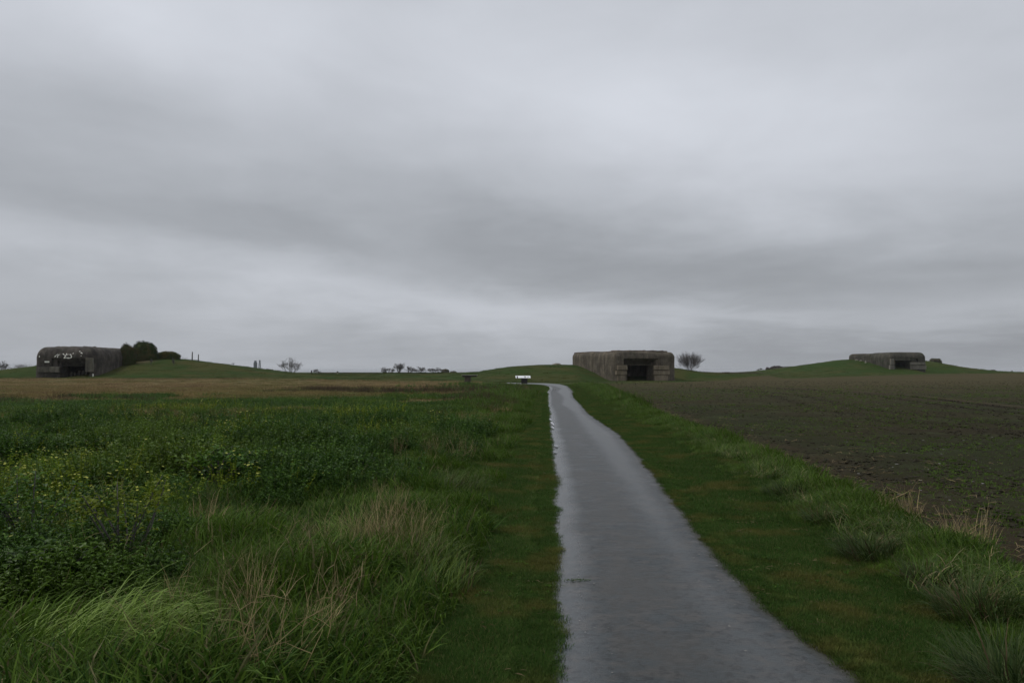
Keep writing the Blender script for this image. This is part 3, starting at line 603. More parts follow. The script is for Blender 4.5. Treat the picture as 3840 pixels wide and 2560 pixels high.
# field litter: clods, seedlings, straw
def rock(r, zf=.6):
    bm = bmesh.new(); bmesh.ops.create_icosphere(bm, subdivisions=1, radius=r)
    for v in bm.verts: v.co = Vector((v.co.x, v.co.y, v.co.z*zf))*random.uniform(.6, 1.35)
    mb = MB(); mb.add([tuple(v.co) for v in bm.verts], [tuple(v.index for v in f.verts) for f in bm.faces]); bm.free(); return mb
M['clod'] = plain('soil_clod', (.036,.032,.021), .95, .1, .35, 20)
M['chip'] = plain('pale_chip', (.24,.235,.22), .7, .3, .3)
C_clod = protos('soil_clod', [rock(.03) for _ in range(4)], [M['clod']])
C_seed = protos('seedling', [clump(7, .03, (.03, .07), (.006, .011), (.3, 1.0), (.4, 1.4), 2) for _ in range(3)], [M['lush']])
def straws(n):
    mb = MB()
    for _ in range(n):
        a = random.uniform(0, 6.28); L = random.uniform(.04, .16); c = Vector((random.gauss(0, .12), random.gauss(0, .12), .015)); d = Vector((math.cos(a), math.sin(a), random.uniform(-.05, .25)))*L
        mb.tube([c-d*.5, c+d*.1+Vector((0, 0, .008)), c+d*.5], [.003, .0035, .002], 3)
    return mb
M['straw'] = foliage('straw', (.14,.105,.058), (.26,.20,.11), (.16,.12,.065), None, .7, .05, .7, .1)
C_straw = protos('straw_bit', [straws(4) for _ in range(4)], [M['straw']])
C_chip = protos('pale_chip', [rock(.014, .15) for _ in range(5)], [M['chip']])
n = 34000; y = 4*(130/4)**rng.random(n)**.8; x = fieldL(y)+.1+rng.random(n)*(y*.72+3-fieldL(y)).clip(2); k = x < .75*y+3; x, y = x[k], y[k]
scatter('soil_clods', C_clod, 4, pts3(x, y, .01), rot(len(x)), rng.uniform(.3, 1.5, len(x))**1.9*.8*(1+sst(30, 120, y)*.8), 'loose soil clods on the ploughed field')
n = 30000; y = 4*(90/4)**rng.random(n)**.8; x = fieldL(y)+.3+rng.random(n)*(y*.72+3-fieldL(y)).clip(2); k = (x < .75*y+3)*(fbm(x, y, .35, 13) > .50); x, y = x[k], y[k]
scatter('seedlings', C_seed, 3, pts3(x, y, .01), rot(len(x)), rng.uniform(.6, 1.5, len(x))*(1+sst(15, 60, y)*1.0), 'tiny green seedlings sprouting on the ploughed field')
n = 330; y = 4*(45/4)**rng.random(n); x = fieldL(y)-.2+rng.exponential(1.6, n); scatter('straw_bits', C_straw, 4, pts3(x, y, .02), rot(n), rng.uniform(.5, 1.3, n), 'scattered pale straw along the edge of the field')
n = 260; y = 5*(70/5)**rng.random(n); x = fieldL(y)+.3+rng.random(n)*(y*.7); scatter('pale_field_stones', C_chip, 5, pts3(x, y, .03), rot(n), rng.uniform(.6, 2.2, n), 'pale stone fragments on the ploughed field')
n = 230; y = 3.6*(24/3.6)**rng.random(n); f = rng.random(n)*.85+.1; x = pathL(y)*(1-f)+pathR(y)*f; scatter('path_specks', C_chip, 5, pts3(x, y, .022), rot(n), rng.uniform(.15, .75, n), 'small flat pale specks on the wet path')  # thin pale flecks strewn at random over the asphalt

C_ros = protos('rosette', [weed(3, .02, (.01, .03), (.010, .022), 0, 6, 1.5) for _ in range(4)], [M['weed'], M['flower']])
n = 1500; y = 2.4*(30/2.4)**rng.random(n); sd = rng.random(n) < .45; x = np.where(sd, EL(y)-rng.random(n)*1.2, ER(y)+.05+rng.random(n)*1.5); k = fbm(x, y, 1.2, 71) > .52; scatter('clover_and_plantain', C_ros, 4, pts3(x, y, .02)[k], rot(k.sum()), rng.uniform(.6, 1.4, k.sum()), 'small broad leaves of clover and plantain in the mown verges')
n = 170; y = 2.6*(25/2.6)**rng.random(n); sd = rng.random(n) < .5; x = np.where(sd, EL(y)-rng.random(n)*1.4, ER(y)+rng.random(n)*1.8); scatter('verge_straw', C_straw, 4, pts3(x, y, .03), rot(n), rng.uniform(.2, .5, n), 'stray dead stems lying on the verges')
# ------------------------------------------------------------------ bunkers
def rrect(hx, hy, rc, inset, n=14):
    ax, ay = hx-inset, hy-inset; r_ = max(rc-inset, .12); r_ = min(r_, ax*.95, ay*.95); P = []
    segs = [((ax-r_), (ay-r_), 0), (-(ax-r_), (ay-r_), 90), (-(ax-r_), -(ay-r_), 180), ((ax-r_), -(ay-r_), 270)]
    for i, (cx, cy, a0) in enumerate(segs):
        for k in range(n): a = R(a0+90*k/(n-1)); P.append((cx+r_*math.cos(a), cy+r_*math.sin(a)))
        nx = segs[(i+1) % 4]; a = R(nx[2]); q = (nx[0]+r_*math.cos(a), nx[1]+r_*math.sin(a)); p = P[-1]
        for k in range(1, 16): P.append((p[0]+(q[0]-p[0])*k/16, p[1]+(q[1]-p[1])*k/16))
    return P
def prof(z, Ht, ra, rh):
    """inset of the shell at height z: vertical wall, then a rounded shoulder"""
    if z < Ht-ra: return 0.0
    t_ = min(1.0, (z-(Ht-ra))/ra); return rh*(1-math.sqrt(max(0.0, 1-t_*t_)))
def shell(x0, x1, y0, y1, Ht, ra, rh, rc, amp=.05, seed=0.0, top=None):
    cx, cy, hx, hy = (x0+x1)/2, (y0+y1)/2, (x1-x0)/2, (y1-y0)/2; zs = list(np.linspace(-1.2, Ht-ra, 12))+[Ht-ra+ra*math.sin(R(a)) for a in np.linspace(9, 90, 10)]
    loops = [(z, prof(z, Ht, ra, rh)) for z in zs]+[(Ht+.02*k, rh+(min(hx, hy)-rh)*k/6.3) for k in range(1, 7)]
    vs = []; fs = []; m = None
    for z, ins in loops:
        P = rrect(hx, hy, rc, ins); m = len(P)
        for p in P:
            v = Vector((p[0]+cx, p[1]+cy, z)); q = v*.9+Vector((seed, seed, 0)); d = mnoise.noise_vector(q)*amp+mnoise.noise_vector(v*2.7)*amp*.5
            if top and z > Ht-ra*.5: d.z += top(v.x, v.y)
            vs.append(v+d)
    for i in range(len(loops)-1):
        for k in range(m): fs.append((i*m+k, i*m+(k+1) % m, (i+1)*m+(k+1) % m, (i+1)*m+k))
    L_ = (len(loops)-1)*m; b0 = len(vs); vs.append(Vector((cx, cy, zs[0]-.05))); vs.append(sum((vs[L_+k] for k in range(m)), Vector())/m)
    for k in range(m): fs.append((b0, (k+1) % m, k)); fs.append((b0+1, L_+k, L_+(k+1) % m))
    mb = MB(); mb.add(vs, fs); return mb
def hexa(c8):
    mb = MB(); mb.add(c8, [(0,3,2,1), (4,5,6,7), (0,1,5,4), (1,2,6,5), (2,3,7,6), (3,0,4,7)]); return mb
def frustum(xa, xb, za, zb, ya, xa2, xb2, za2, zb2, yb):
    return hexa([(xa,ya,za), (xb,ya,za), (xb,ya,zb), (xa,ya,zb), (xa2,yb,za2), (xb2,yb,za2), (xb2,yb,zb2), (xa2,yb,zb2)])
def vol(me):
    bm = bmesh.new(); bm.from_mesh(me); v = abs(bm.calc_volume()); bm.free(); return v
def cut(obj_, cutters):
    """subtract the openings one after the other; each step is checked and retried with the other solver"""
    par = obj_.parent; obj_.parent = None
    bm = bmesh.new(); bm.from_mesh(obj_.data); bmesh.ops.recalc_face_normals(bm, faces=bm.faces); bm.to_mesh(obj_.data); bm.free()
    for i, c in enumerate(cutters):
        bm = bmesh.new(); bm.from_mesh(c.mesh('c', M['darkstone'])); bmesh.ops.recalc_face_normals(bm, faces=bm.faces); me = bpy.data.meshes.new('c'); bm.to_mesh(me); bm.free()
        v0 = vol(obj_.data); done = False
        for att in range(8):
            co = bpy.data.objects.new('c', me); COL.objects.link(co); co.location = (.0013*att, .0017*att, .0011*att)
            md = obj_.modifiers.new('b', 'BOOLEAN'); md.operation = 'DIFFERENCE'; md.object = co; md.solver = 'EXACT' if att % 2 == 0 else 'FAST'
            bpy.context.view_layer.update(); dg = bpy.context.evaluated_depsgraph_get()
            nm = bpy.data.meshes.new_from_object(obj_.evaluated_get(dg)); obj_.modifiers.clear(); bpy.data.objects.remove(co)
            v1 = vol(nm) if len(nm.polygons) else 0
            if v0-vol(me)*1.02-.1 < v1 < v0-.01 or (i > 1 and v0-vol(me)*1.02-.1 < v1 < v0+.01): obj_.data = nm; done = True; break
        if not done: print('CUT FAILED', obj_.name, i, v0, v1)
    obj_.parent = par
    obj_.data.polygons.foreach_set('use_smooth', [False]*len(obj_.data.polygons))
def block(name, parent, mat, boxes, jit=.02):
    for b in boxes:
        mb = MB(); mb.box(*b, jit=jit); o_ = mb.obj(name, mat, parent); bv = o_.modifiers.new('b', 'BEVEL'); bv.width = .03; bv.segments = 1
def ragged_slab(x0, x1, y0, y1, z0, z1, n=16):
    """broken slab edge: row of irregular chunks fused along the rim"""
    mb = MB(); w_ = (x1-x0)/n
    for i in range(n):
        a = x0+i*w_; h = z1+random.uniform(-.06, .03)-.12*max(0, (i/n-.75)*4)**2
        if random.random() < .12: h -= .15
        mb.box(a, a+w_*random.uniform(.96, 1.03), y0+random.uniform(-.08, .12), y1, z0+random.uniform(-.002, .002), h, jit=.03)
    return mb
# central bunker
zc = 0.05
b = empty('bunker', (BC[0], BC[1], zc), R(15.5), label='weathered grey concrete gun bunker with broken rubble roof edge at the end of the path', cat='bunker')
W = 11.3
o_ = shell(0, W, 0, 10.2, 4.82, 1.0, .75, .9, .05, 1, top=lambda x, y: .08*math.sin(x*.5)).obj('gun_room', M['conc_c'], b)
cut(o_, [frustum(1.55, 8.3, 2.50, 3.92, -.5, 2.35, 7.0, 2.50, 2.72, 1.7), MB().box(2.3, 7.02, -.6, 4.6, -.10, 2.53), MB().box(1.2, 9.6, 2.6, 6.6, -.11, 2.9),
         MB().box(3.1, 3.35, 6.4, 7.6, 1.1, 1.45), MB().box(4.1, 4.55, 6.4, 8.2, .6, 1.6), MB().box(5.3, 5.7, 6.4, 7.8, 1.15, 1.7)])
shell(-.2, 9.6, 8.9, 20.2, 4.98, .9, .8, 1.0, .06, 5).obj('rear_block', M['conc_c'], b)
rb = ragged_slab(.9, 10.1, .80, 3.4, 4.60, 5.02, 34); rb.obj('roof_rubble', M['rubble'], b)
rb = MB()
for i in range(26): a = .95+i*.29; rb.box(.42+random.uniform(-.08, .10), 1.9, a, a+.32, 4.5+random.uniform(-.08, .05), 4.93+random.uniform(-.06, .06)-.012*i, jit=.05)
rb.obj('roof_rubble', M['rubble'], b)
rb = MB()
for i in range(30): a = 9.4+i*.34; rb.box(.20+random.uniform(-.06, .08), 1.4, a, a+.36, 4.7, 5.0+random.uniform(-.04, .04), jit=.03)
rb.obj('roof_rubble', M['rubble'], b)
block('embrasure_block', b, M['ledge_c'], [(.55, 2.24, -.42, .3, 1.74, 2.50), (.35, 2.18, -.30, .3, .92, 1.62), (.55, 2.02, -.22, .3, -.3, .86),
     (7.05, 9.75, -.42, .3, 1.80, 2.50), (7.07, 9.95, -.30, .3, .98, 1.70), (7.2, 9.6, -.22, .3, -.3, .92)])
block('corner_pilaster', b, M['conc_c'], [(8.35, 9.3, -.10, .3, 2.56, 4.0)])
# left bunker
zl = H(-73, 129.5)
b = empty('bunker', (BL[0], BL[1], zl-.05), 0, label='dark stained bunker with white painted graffiti over its stepped gun opening, far left', cat='bunker')
W = 9.3
LP = (5.2, 1.9, 1.7)
o_ = shell(-.8, W, 0, 12.5, LP[0], LP[1], LP[2], 1.2, .05, 9).obj('gun_room', M['conc_l'], b)
cut(o_, [MB().box(2.15, 7.75, -.5, .45, 1.95, 3.24), MB().box(2.9, 7.72, .4, 1.0, 1.95, 2.86), MB().box(3.3, 7.66, .9, 1.6, 1.95, 2.50), MB().box(3.62, 7.72, -.5, 5.5, -.4, 2.0),
         MB().box(7.6, 8.45, -.5, 1.4, -.42, 1.0), MB().box(1.5, 8.6, 2.4, 6, -.41, 2.3)])
block('embrasure_block', b, M['ledge_l'], [(.10, 2.1, -.30, .6, .95, 1.82), (2.12, 3.6, -.36, .3, .92, 1.85)])
block('corner_pilaster', b, M['ledge_l'], [(7.84, 9.0, -.16, .3, 1.02, 3.3)])
for x in (4.1, 4.75, 5.5, 6.1, 6.7):
    mb = MB(); mb.box(x, x+.28, 2.05, 2.4, -.3, 1.1+random.uniform(-.2, .2), jit=.03); mb.obj('broken_pier', M['conc_l'], b)
rb = MB()
for i in range(24):
    x = 1.5+random.random()*5.6; y = 1.9+random.random()*1.2; s_ = random.uniform(.2, .5); rb.box(x, x+s_*1.6, y, y+s_, 4.95, 5.16+random.uniform(0, .12), jit=.08)
rb.obj('roof_rubble', M['ledge_l'], b)
def gpaint(strokes, parent, name='graffiti'):
    for pts, w_ in strokes:                       # (x, z) on the front face, z above base
        mb = MB(); P = []; n_ = len(pts)
        for i in range(n_-1):
            for k in range(4):
                f = k/4; P.append((pts[i][0]*(1-f)+pts[i+1][0]*f, pts[i][1]*(1-f)+pts[i+1][1]*f))
        P.append(pts[-1]); vs = []
        for i, (x, z) in enumerate(P):
            q0 = P[max(0, i-1)]; q1 = P[min(len(P)-1, i+1)]; dx, dz = q1[0]-q0[0], q1[1]-q0[1]; L = math.hypot(dx, dz) or 1; nx, nz = -dz/L, dx/L
            ww = w_*.92*(.8+.3*math.sin(i*.9))/2
            for s_ in (-1, 1):
                xx, z2 = x+nx*ww*s_, z+nz*ww*s_; vs.append((xx, prof(z2, *LP)-.10, z2))
        mb.add(vs, [(2*i, 2*i+1, 2*i+3, 2*i+2) for i in range(len(P)-1)])
        o_ = mb.obj(name, M['paint'], parent); sd_ = o_.modifiers.new('s', 'SOLIDIFY'); sd_.thickness = .01
def gz(px8, py8):                                 # coordinates measured in the enlarged view
    px, py = 120+px8/7.84, 1280+py8/7.84; X_, Z_ = AT(px, py, 131.4); return X_-BL[0], Z_-zl+.05
def st(pts, w_): return ([gz(*p) for p in pts], w_)
gpaint([st([(715,460),(745,420),(800,380)], .16), st([(795,475),(808,430),(820,395)], .17), st([(805,400),(862,385)], .10),
        st([(945,358),(985,390),(1025,420),(1050,450)], .17), st([(1062,350),(1045,400),(1015,450),(985,495)], .17), st([(980,490),(1040,480),(1100,488),(1180,486),(1205,470)], .22),
        st([(1165,380),(1190,400),(1208,440),(1200,480)], .22), st([(1060,395),(1110,382),(1160,384)], .08),
        st([(1235,350),(1255,358)], .2), st([(1410,285),(1440,300)], .13), st([(1465,325),(1495,345),(1520,357)], .17), st([(1482,418),(1497,424)], .16), st([(262,420),(272,440),(270,462)], .12), st([(255,455),(285,455)], .14)], b)
mb = MB(); x_a, z_a = gz(418, 622); x_b, z_b = gz(555, 577); mb.box(x_a, x_b, -.08, -.02, z_a, z_b); mb.obj('wall_plate', M['paint'], b)
mb = MB(); x_a, z_a = gz(1886, 1058); x_b, z_b = gz(1908, 950); mb.box(x_a-.3, x_b-.3, -.2, -.05, z_a, z_b); mb.obj('pale_post', M['paint'], b)
# right bunker
zr = H(BR[0]+4, 188.5)
b = empty('bunker', (BR[0], BR[1], zr), R(4), label='distant greenish bunker half buried in the rightmost grassy mound', cat='bunker'); b.scale = (1, 1, .86)
W = 9.2
o_ = shell(-.2, W, 0, 9.8, 5.05, 1.7, 1.5, 1.0, .05, 14).obj('gun_room', M['conc_r'], b)
cut(o_, [frustum(.85, 5.6, 2.2, 2.9, -.5, 1.3, 4.7, 2.2, 2.4, 1.4), MB().box(1.3, 4.85, -.5, 5, -.3, 2.22), MB().box(.7, 6, 2, 6, -.31, 2.3), MB().box(6.2, 6.95, -.5, .5, 2.3, 3.2)])
shell(-.5, 8, 8.6, 19.6, 4.86, .8, .8, 1.0, .05, 20).obj('rear_block', M['conc_r'], b)
block('embrasure_block', b, M['ledge_r'], [(4.9, 8.6, -.35, .3, 1.5, 2.2), (4.95, 8.9, -.25, .3, .25, 1.32), (.1, .9, -.22, .3, 1.55, 3.2), (-.15, .95, -.3, .3, -.2, 1.4)])
mb = MB(); mb.box(1.05, 1.18, -.12, .3, 1.7, 2.9, jit=.06); mb.obj('broken_edge', M['ledge_c'], b)
rb = ragged_slab(-.6, 6.6, 0, 1, 0, 1, 3)
mb = MB()
for i in range(9): a = 10.6+i*.8; mb.box(-.32+random.uniform(-.05, .05), .3, a, a+.82, 4.35, 4.90+random.uniform(-.03, .03), jit=.03)
mb.obj('roof_rubble', M['brownstone'], b)

# ------------------------------------------------------------------ trees and bushes
def bare_tree(name, px, pytop, pybot, Y, wpx, stems, label, group=None, dens=1.0, mat='bark', rad=.05, spread=.8, twig=.018, depth=5, Lf=None, fan=1.0):
    X_, zt = AT(px, pytop, Y); Hh = zt-H(X_, Y)+.1; Wd = wpx/F*Y; hb = H(X_, Y)-.1; hb = min(hb, AT(px, pybot, Y)[1])
    root = empty(name, (X_, Y, hb), 0, label=label, cat='tree', group=group); Hh = zt-hb
    trunk, crown = MB(), MB()
    def grow(p, d, L, r, k):
        nseg = 3; pts = [p]
        for i in range(nseg):
            d = (d+Vector((random.gauss(0, .08), random.gauss(0, .08), random.gauss(.03, .05)))).normalized(); q = pts[-1]+d*L/nseg
            q.z = max(q.z, .03); pts.append(q)
        mb_ = trunk if k >= depth-1 else crown; mb_.tube(pts, [r, r*.85, r*.72, r*.6], 4 if k > 2 else 3)
        if k == 0: return
        for _ in range(random.choice((2, 3, 3)) if k < 4 else 3):
            e = Vector((random.gauss(0, 1), random.gauss(0, 1), random.gauss(.1, .6))).normalized(); nd = (d*1.0+e*spread).normalized()
            grow(pts[random.choice((1, 2, 3, 3))], nd, L*random.uniform(.60, .85), max(r*.6, twig), k-1)
    for i in range(stems):
        a = 6.283*i/max(stems, 1)+random.uniform(-.4, .4); q = .0 if stems == 1 else random.uniform(.1, .75)*Wd/Hh*fan
        grow(Vector((math.cos(a)*.12*(stems > 1), math.sin(a)*.12*(stems > 1), 0)), Vector((math.cos(a)*q*.9, math.sin(a)*q*.9, 1)).normalized(), Hh*(Lf or .36), rad, depth)
    V = np.array([tuple(v) for v in trunk.v+crown.v]); kx = Wd/np.ptp(np.percentile(V[:, 0], [.5, 99.5])); kz = Hh/np.percentile(V[:, 2], 99.7); cx_ = np.percentile(V[:, 0], [.5, 99.5]).mean()
    for g_ in (trunk, crown): g_.v = [((v[0]-cx_*min(1, max(0, v[2]/(Hh*.5))))*kx, v[1]*kx, v[2]*kz) for v in g_.v]
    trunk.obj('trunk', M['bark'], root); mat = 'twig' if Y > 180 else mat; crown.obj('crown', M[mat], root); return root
random.seed(21)
TB = 'bare trees on the skyline'
bare_tree('bare_tree', 1093, 1341, 1402, 190, 84, 6, 'lone rounded leafless tree on the skyline right of the left mound', None, rad=0.040, spread=.62, twig=0.0099, depth=5, Lf=.22, fan=1.3)
bare_tree('bare_shrub', 2587, 1320, 1398, 150, 96, 34, 'round leafless shrub with many stems beside the central bunker', None, rad=0.018, spread=.38, twig=0.0072, depth=5, Lf=.36, fan=1.25)
bare_tree('bare_tree', 1455, 1377, 1399, 250, 52, 6, 'low spreading leafless tree, leftmost of the skyline row between the mounds', TB, rad=0.045, twig=0.0144, depth=5, fan=1.3, Lf=.25)
bare_tree('bare_tree', 1497, 1362, 1399, 250, 42, 6, 'tallest leafless tree of the skyline row between the mounds', TB, rad=0.065, twig=0.0158, depth=5, spread=.55, Lf=.22)
bare_tree('bare_tree', 1534, 1373, 1399, 255, 36, 5, 'slim leafless tree right of the tallest tree in the skyline row', TB, rad=0.045, twig=0.0135, depth=5, spread=.6, Lf=.25)
bare_tree('bare_tree', 1570, 1375, 1397, 260, 54, 7, 'wide thin leafless tree at the right end of the skyline row', TB, rad=0.035, twig=0.0117, depth=5, fan=1.3, Lf=.25)
bare_tree('bare_tree', 1632, 1378, 1396, 240, 56, 5, 'dense low leafless thicket tree left of the dark round bush', TB, rad=0.040, twig=0.0144, depth=5, fan=1.3, Lf=.25)
bare_tree('bare_tree', 6, 1353, 1396, 200, 50, 3, 'dark leafless tree cut off by the left edge of the photo', None, rad=0.065, twig=0.0158, depth=6)
bare_tree('bare_tree', 85, 1363, 1385, 260, 80, 6, 'faint pale leafless thicket behind the mound left of the graffiti bunker', None, rad=0.025, twig=0.0099, depth=5)
bare_tree('bare_shrub', 1188, 1384, 1402, 195, 26, 5, 'thin leafless shrub right of the dark stump post', None, rad=0.020, twig=0.0113, depth=5)
bare_tree('dead_weed', 690, 1336, 1349, 150, 34, 7, 'wispy dead weeds on the mound left of the two fence posts', None, rad=0.006, twig=0.0032, depth=3)
bare_tree('bare_shrub', 568, 1343, 1365, 140, 9, 2, 'small dark shrub on the slope below the big ivy mass', None, rad=0.025, twig=0.0135, depth=5)
bare_tree('bare_shrub', 652, 1337, 1356, 141, 12, 2, 'small forked shrub on the slope below the low ivy mass', None, rad=0.025, twig=0.0135, depth=5)
def leafy(name, px, y0, y1, Y, wpx, mat, label, cat='bush', nleaf=2200, ls=.16, core=True, dz=0, shape=2.4, dep=.8, group=None, ctop=None):
    """rounded mass of small leaves: inner woody core, leaves scattered through and over it"""
    X_, zt = AT(px, y0, Y); zb = AT(px, y1, Y)[1]; a = wpx/F*Y/2; hh = zt-zb
    root = empty(name, (X_, Y, zb), 0, label=label, cat=cat, group=group); sd_ = random.uniform(0, 50)
    def surf(th, ph, k=1.0):
        d = Vector((math.cos(th)*math.cos(ph), math.sin(th)*math.cos(ph), math.sin(ph)))
        q = (abs(d.x)**shape+abs(d.y)**shape+abs(d.z)**shape)**(-1/shape); r_ = q*(1+.12*mnoise.noise(d*2.2+Vector((sd_, 0, 0)))+.07*mnoise.noise(d*5+Vector((0, sd_, 0))))*k
        return Vector((d.x*a*r_, d.y*a*dep*r_, d.z*hh*r_))
    if core:
        mb = MB(); nu, nv = 28, 12; vs = [surf(2*math.pi*i/nu, R(-25)+R(115)*j/nv, .90) for j in range(nv+1) for i in range(nu)]
        mb.add(vs, [(j*nu+i, j*nu+(i+1) % nu, (j+1)*nu+(i+1) % nu, (j+1)*nu+i) for j in range(nv) for i in range(nu)]); mb.obj('stem', M['ivy'] if core == 'rock' else M['bark'], root)
    mb = MB()
    for _ in range(nleaf):
        th = random.uniform(0, 6.283); ph = math.asin(random.uniform(-.25, 1)); k = random.uniform(.86, 1.0)
        if mnoise.noise(Vector((math.cos(th)*3, math.sin(th)*3, ph*3+sd_))) > .25 and k > .9: continue
        p = surf(th, ph, k); e = Vector((random.gauss(0, 1), random.gauss(0, 1), random.gauss(0, .8))).normalized(); s_ = e.orthogonal().normalized()
        L = ls*random.uniform(.6, 1.3); n_ = e.cross(s_)
        mb.add([p-e*L*.5, p-s_*L*.32+n_*L*.1, p+e*L*.5, p+s_*L*.32+n_*L*.1], [(0, 1, 2, 3)])
    mb.obj('crown', M[mat], root); return root
leafy('ivy_mass', 476, 1288, 1362, 141.5, 70, 'darkivy', 'squat ivy covered lump on the rear edge of the graffiti bunker', 'ivy', 8000, .11, 'rock', shape=2.3)
leafy('ivy_mass', 543, 1277, 1346, 146, 102, 'greenbush', 'largest round ivy mass behind the graffiti bunker', 'ivy', 12000, .12, 'rock', shape=2.3)
leafy('ivy_mass', 630, 1317, 1346, 148, 92, 'ivy', 'long low ivy mass on top of the left mound', 'ivy', 7000, .11, 'rock', shape=3.0, dep=.5)
leafy('bush', 1670, 1383, 1398, 240, 30, 'ivy', 'small dark rounded bush at the right end of the skyline trees', 'bush', 700, .3)
leafy('bush', 1700, 1391, 1399, 240, 26, 'hillgrass', 'low pale bush right of the dark rounded bush on the skyline', 'bush', 300, .25)
leafy('bush', 2912, 1371, 1396, 245, 58, 'brownbush', 'brown bare looking bush at the foot of the right mound', 'bush', 3200, .25, shape=2.6)
leafy('bush', 2878, 1376, 1395, 247, 18, 'brownbush', 'small brown bush left of the large brown bush', 'bush', 600, .22)
leafy('bush', 2852, 1381, 1398, 247, 34, 'hillgrass', 'loose pale green bush left of the brown bushes', 'bush', 260, .3, core=False)
leafy('bush', 3508, 1343, 1364, 211, 44, 'ivy', 'olive brown rounded bush right of the distant bunker', 'bush', 1800, .22, shape=3)
leafy('bush', 1005, 1383, 1397, 220, 44, 'brownbush', 'grey brown bush behind the left mound slope', 'bush', 1400, .25)
leafy('bush', 978, 1383, 1392, 220, 8, 'greenbush', 'tiny green bush behind the left mound slope', 'bush', 150, .25)
leafy('bush', 3722, 1386, 1397, 300, 30, 'brownbush', 'faint grey bush near the sea at far right', 'bush', 700, .35)
leafy('bush', 3795, 1389, 1400, 230, 6, 'greenbush', 'small pointed dark shrub at far right by the sea', 'bush', 160, .22)
leafy('bush', 3676, 1385, 1390, 209, 5, 'greenbush', 'tiny dark shrub on the slope of the right mound', 'bush', 80, .15)
# hedge line on the skyline
def hedge(name, px0, px1, Y, ytop, mat, label, n, ls):
    mb = MB(); x0, x1 = XP(px0, Y), XP(px1, Y)
    for _ in range(n):
        x = random.uniform(x0, x1); zt = AT(0, ytop, Y)[1]; gz_ = H(x, Y); hh = (zt-gz_)*(.55+.75*float(vnoise(x, 0, .45, 3))); y = Y+random.gauss(0, .5)
        z = gz_-.1+hh*random.random()**.7; e = Vector((random.gauss(0, 1), random.gauss(0, 1), random.gauss(0, 1))).normalized(); s_ = e.orthogonal(); L = ls*random.uniform(.6, 1.4); p = Vector((x, y, z))
        mb.add([p-e*L*.5, p-s_*L*.35, p+e*L*.5, p+s_*L*.35], [(0, 1, 2, 3)])
    o_ = mb.obj(name, M[mat]); tag(o_, label=label, cat='hedge'); return o_
hedge('hedge', 1195, 1440, 205, 1397, 'ivy', 'low dark hedge on the skyline right of the lone bare tree', 9000, .22)
hedge('hedge', 1440, 1660, 215, 1395.5, 'hillgrass', 'low green hedge under the skyline row of bare trees', 8000, .22)
hedge('hedge', 2640, 2860, 215, 1394.5, 'brownbush', 'thin brown hedge between the central bunker and the right mound', 6000, .22)
hedge('hedge', 3720, 3980, 228, 1396, 'greenbush', 'low dark hedge in front of the sea at far right', 9000, .22)
# house, tower, cupola
Yh = 300; X_, zt = AT(2950, 1373, Yh); zb = H(X_, Yh)-.3
b = empty('house', (X_, Yh, zb), R(25), label='white gabled house end peeping over the slope of the right mound', cat='house'); hh = zt-zb
mb = MB(); mb.add([(-1.6,-3,0),(1.6,-3,0),(1.6,3,0),(-1.6,3,0),(-1.6,-3,hh*.55),(1.6,-3,hh*.55),(1.6,3,hh*.55),(-1.6,3,hh*.55),(0,-3,hh-.1),(0,3,hh-.1)], [(0,1,5,8,4),(2,3,7,9,6),(1,2,6,5),(3,0,4,7)]); mb.obj('wall', M['housewall'], b)
mb = MB(); mb.add([(-1.8,-3.2,hh*.5),(0,-3.2,hh),(0,3.2,hh),(-1.8,3.2,hh*.5),(1.8,-3.2,hh*.5),(1.8,3.2,hh*.5)], [(0,1,2,3),(1,4,5,2)]); r_ = mb.obj('roof', M['slate'], b); sd_ = r_.modifiers.new('s', 'SOLIDIFY'); sd_.thickness = .12
Yt = 420; X_, zt = AT(958, 1352, Yt)
zt0 = H(X_, Yt)-.5; b = empty('tower', (X_, Yt, zt0), 0, label='slim pale grey tower with a lattice frame beside it, behind the left mound', cat='tower')
mb = MB(); hT = zt-zt0; mb.box(-.75, .75, -.75, .75, 0, hT*.93); mb.box(-.5, .5, -.5, .5, hT*.93, hT); mb.obj('shaft', M['greytower'], b)
mb = MB(); hL = AT(964, 1350, Yt)[1]-zt0
for sx_ in (0, 1):
    for sy_ in (0, 1): mb.tube([(1.1+sx_*2.2, sy_*2.2-1, 0), (2.0+sx_*.4, sy_*.4, hL)], .11, 4)
for i in range(14): z = hL*(i+.6)/14.6; q = z/hL; mb.tube([(1.1+.9*q, -1+q, z), (3.3-.9*q, -1+q, z+.3)], .09, 4); mb.tube([(3.3-.9*q, -1+q, z), (1.2+.9*q, -1+q, z+1.2)], .07, 4)
mb.obj('lattice', M['greytower'], b)
X_, zt = AT(2088, 1361, 153); b = MB()
bm = bmesh.new(); bmesh.ops.create_icosphere(bm, subdivisions=3, radius=1)
for v in bm.verts: v.co = Vector((v.co.x*.95, v.co.y*.8, max(v.co.z, -.3)*.42))*(1+.12*mnoise.noise(v.co*2))
b.add([tuple(v.co) for v in bm.verts], [tuple(v.index for v in f.verts) for f in bm.faces]); bm.free()
o_ = b.obj('concrete_cupola', M['ledge_r'], loc=(X_, 153, zt-.42)); tag(o_, 'low grey concrete cupola on the crest left of the central bunker', 'cupola')
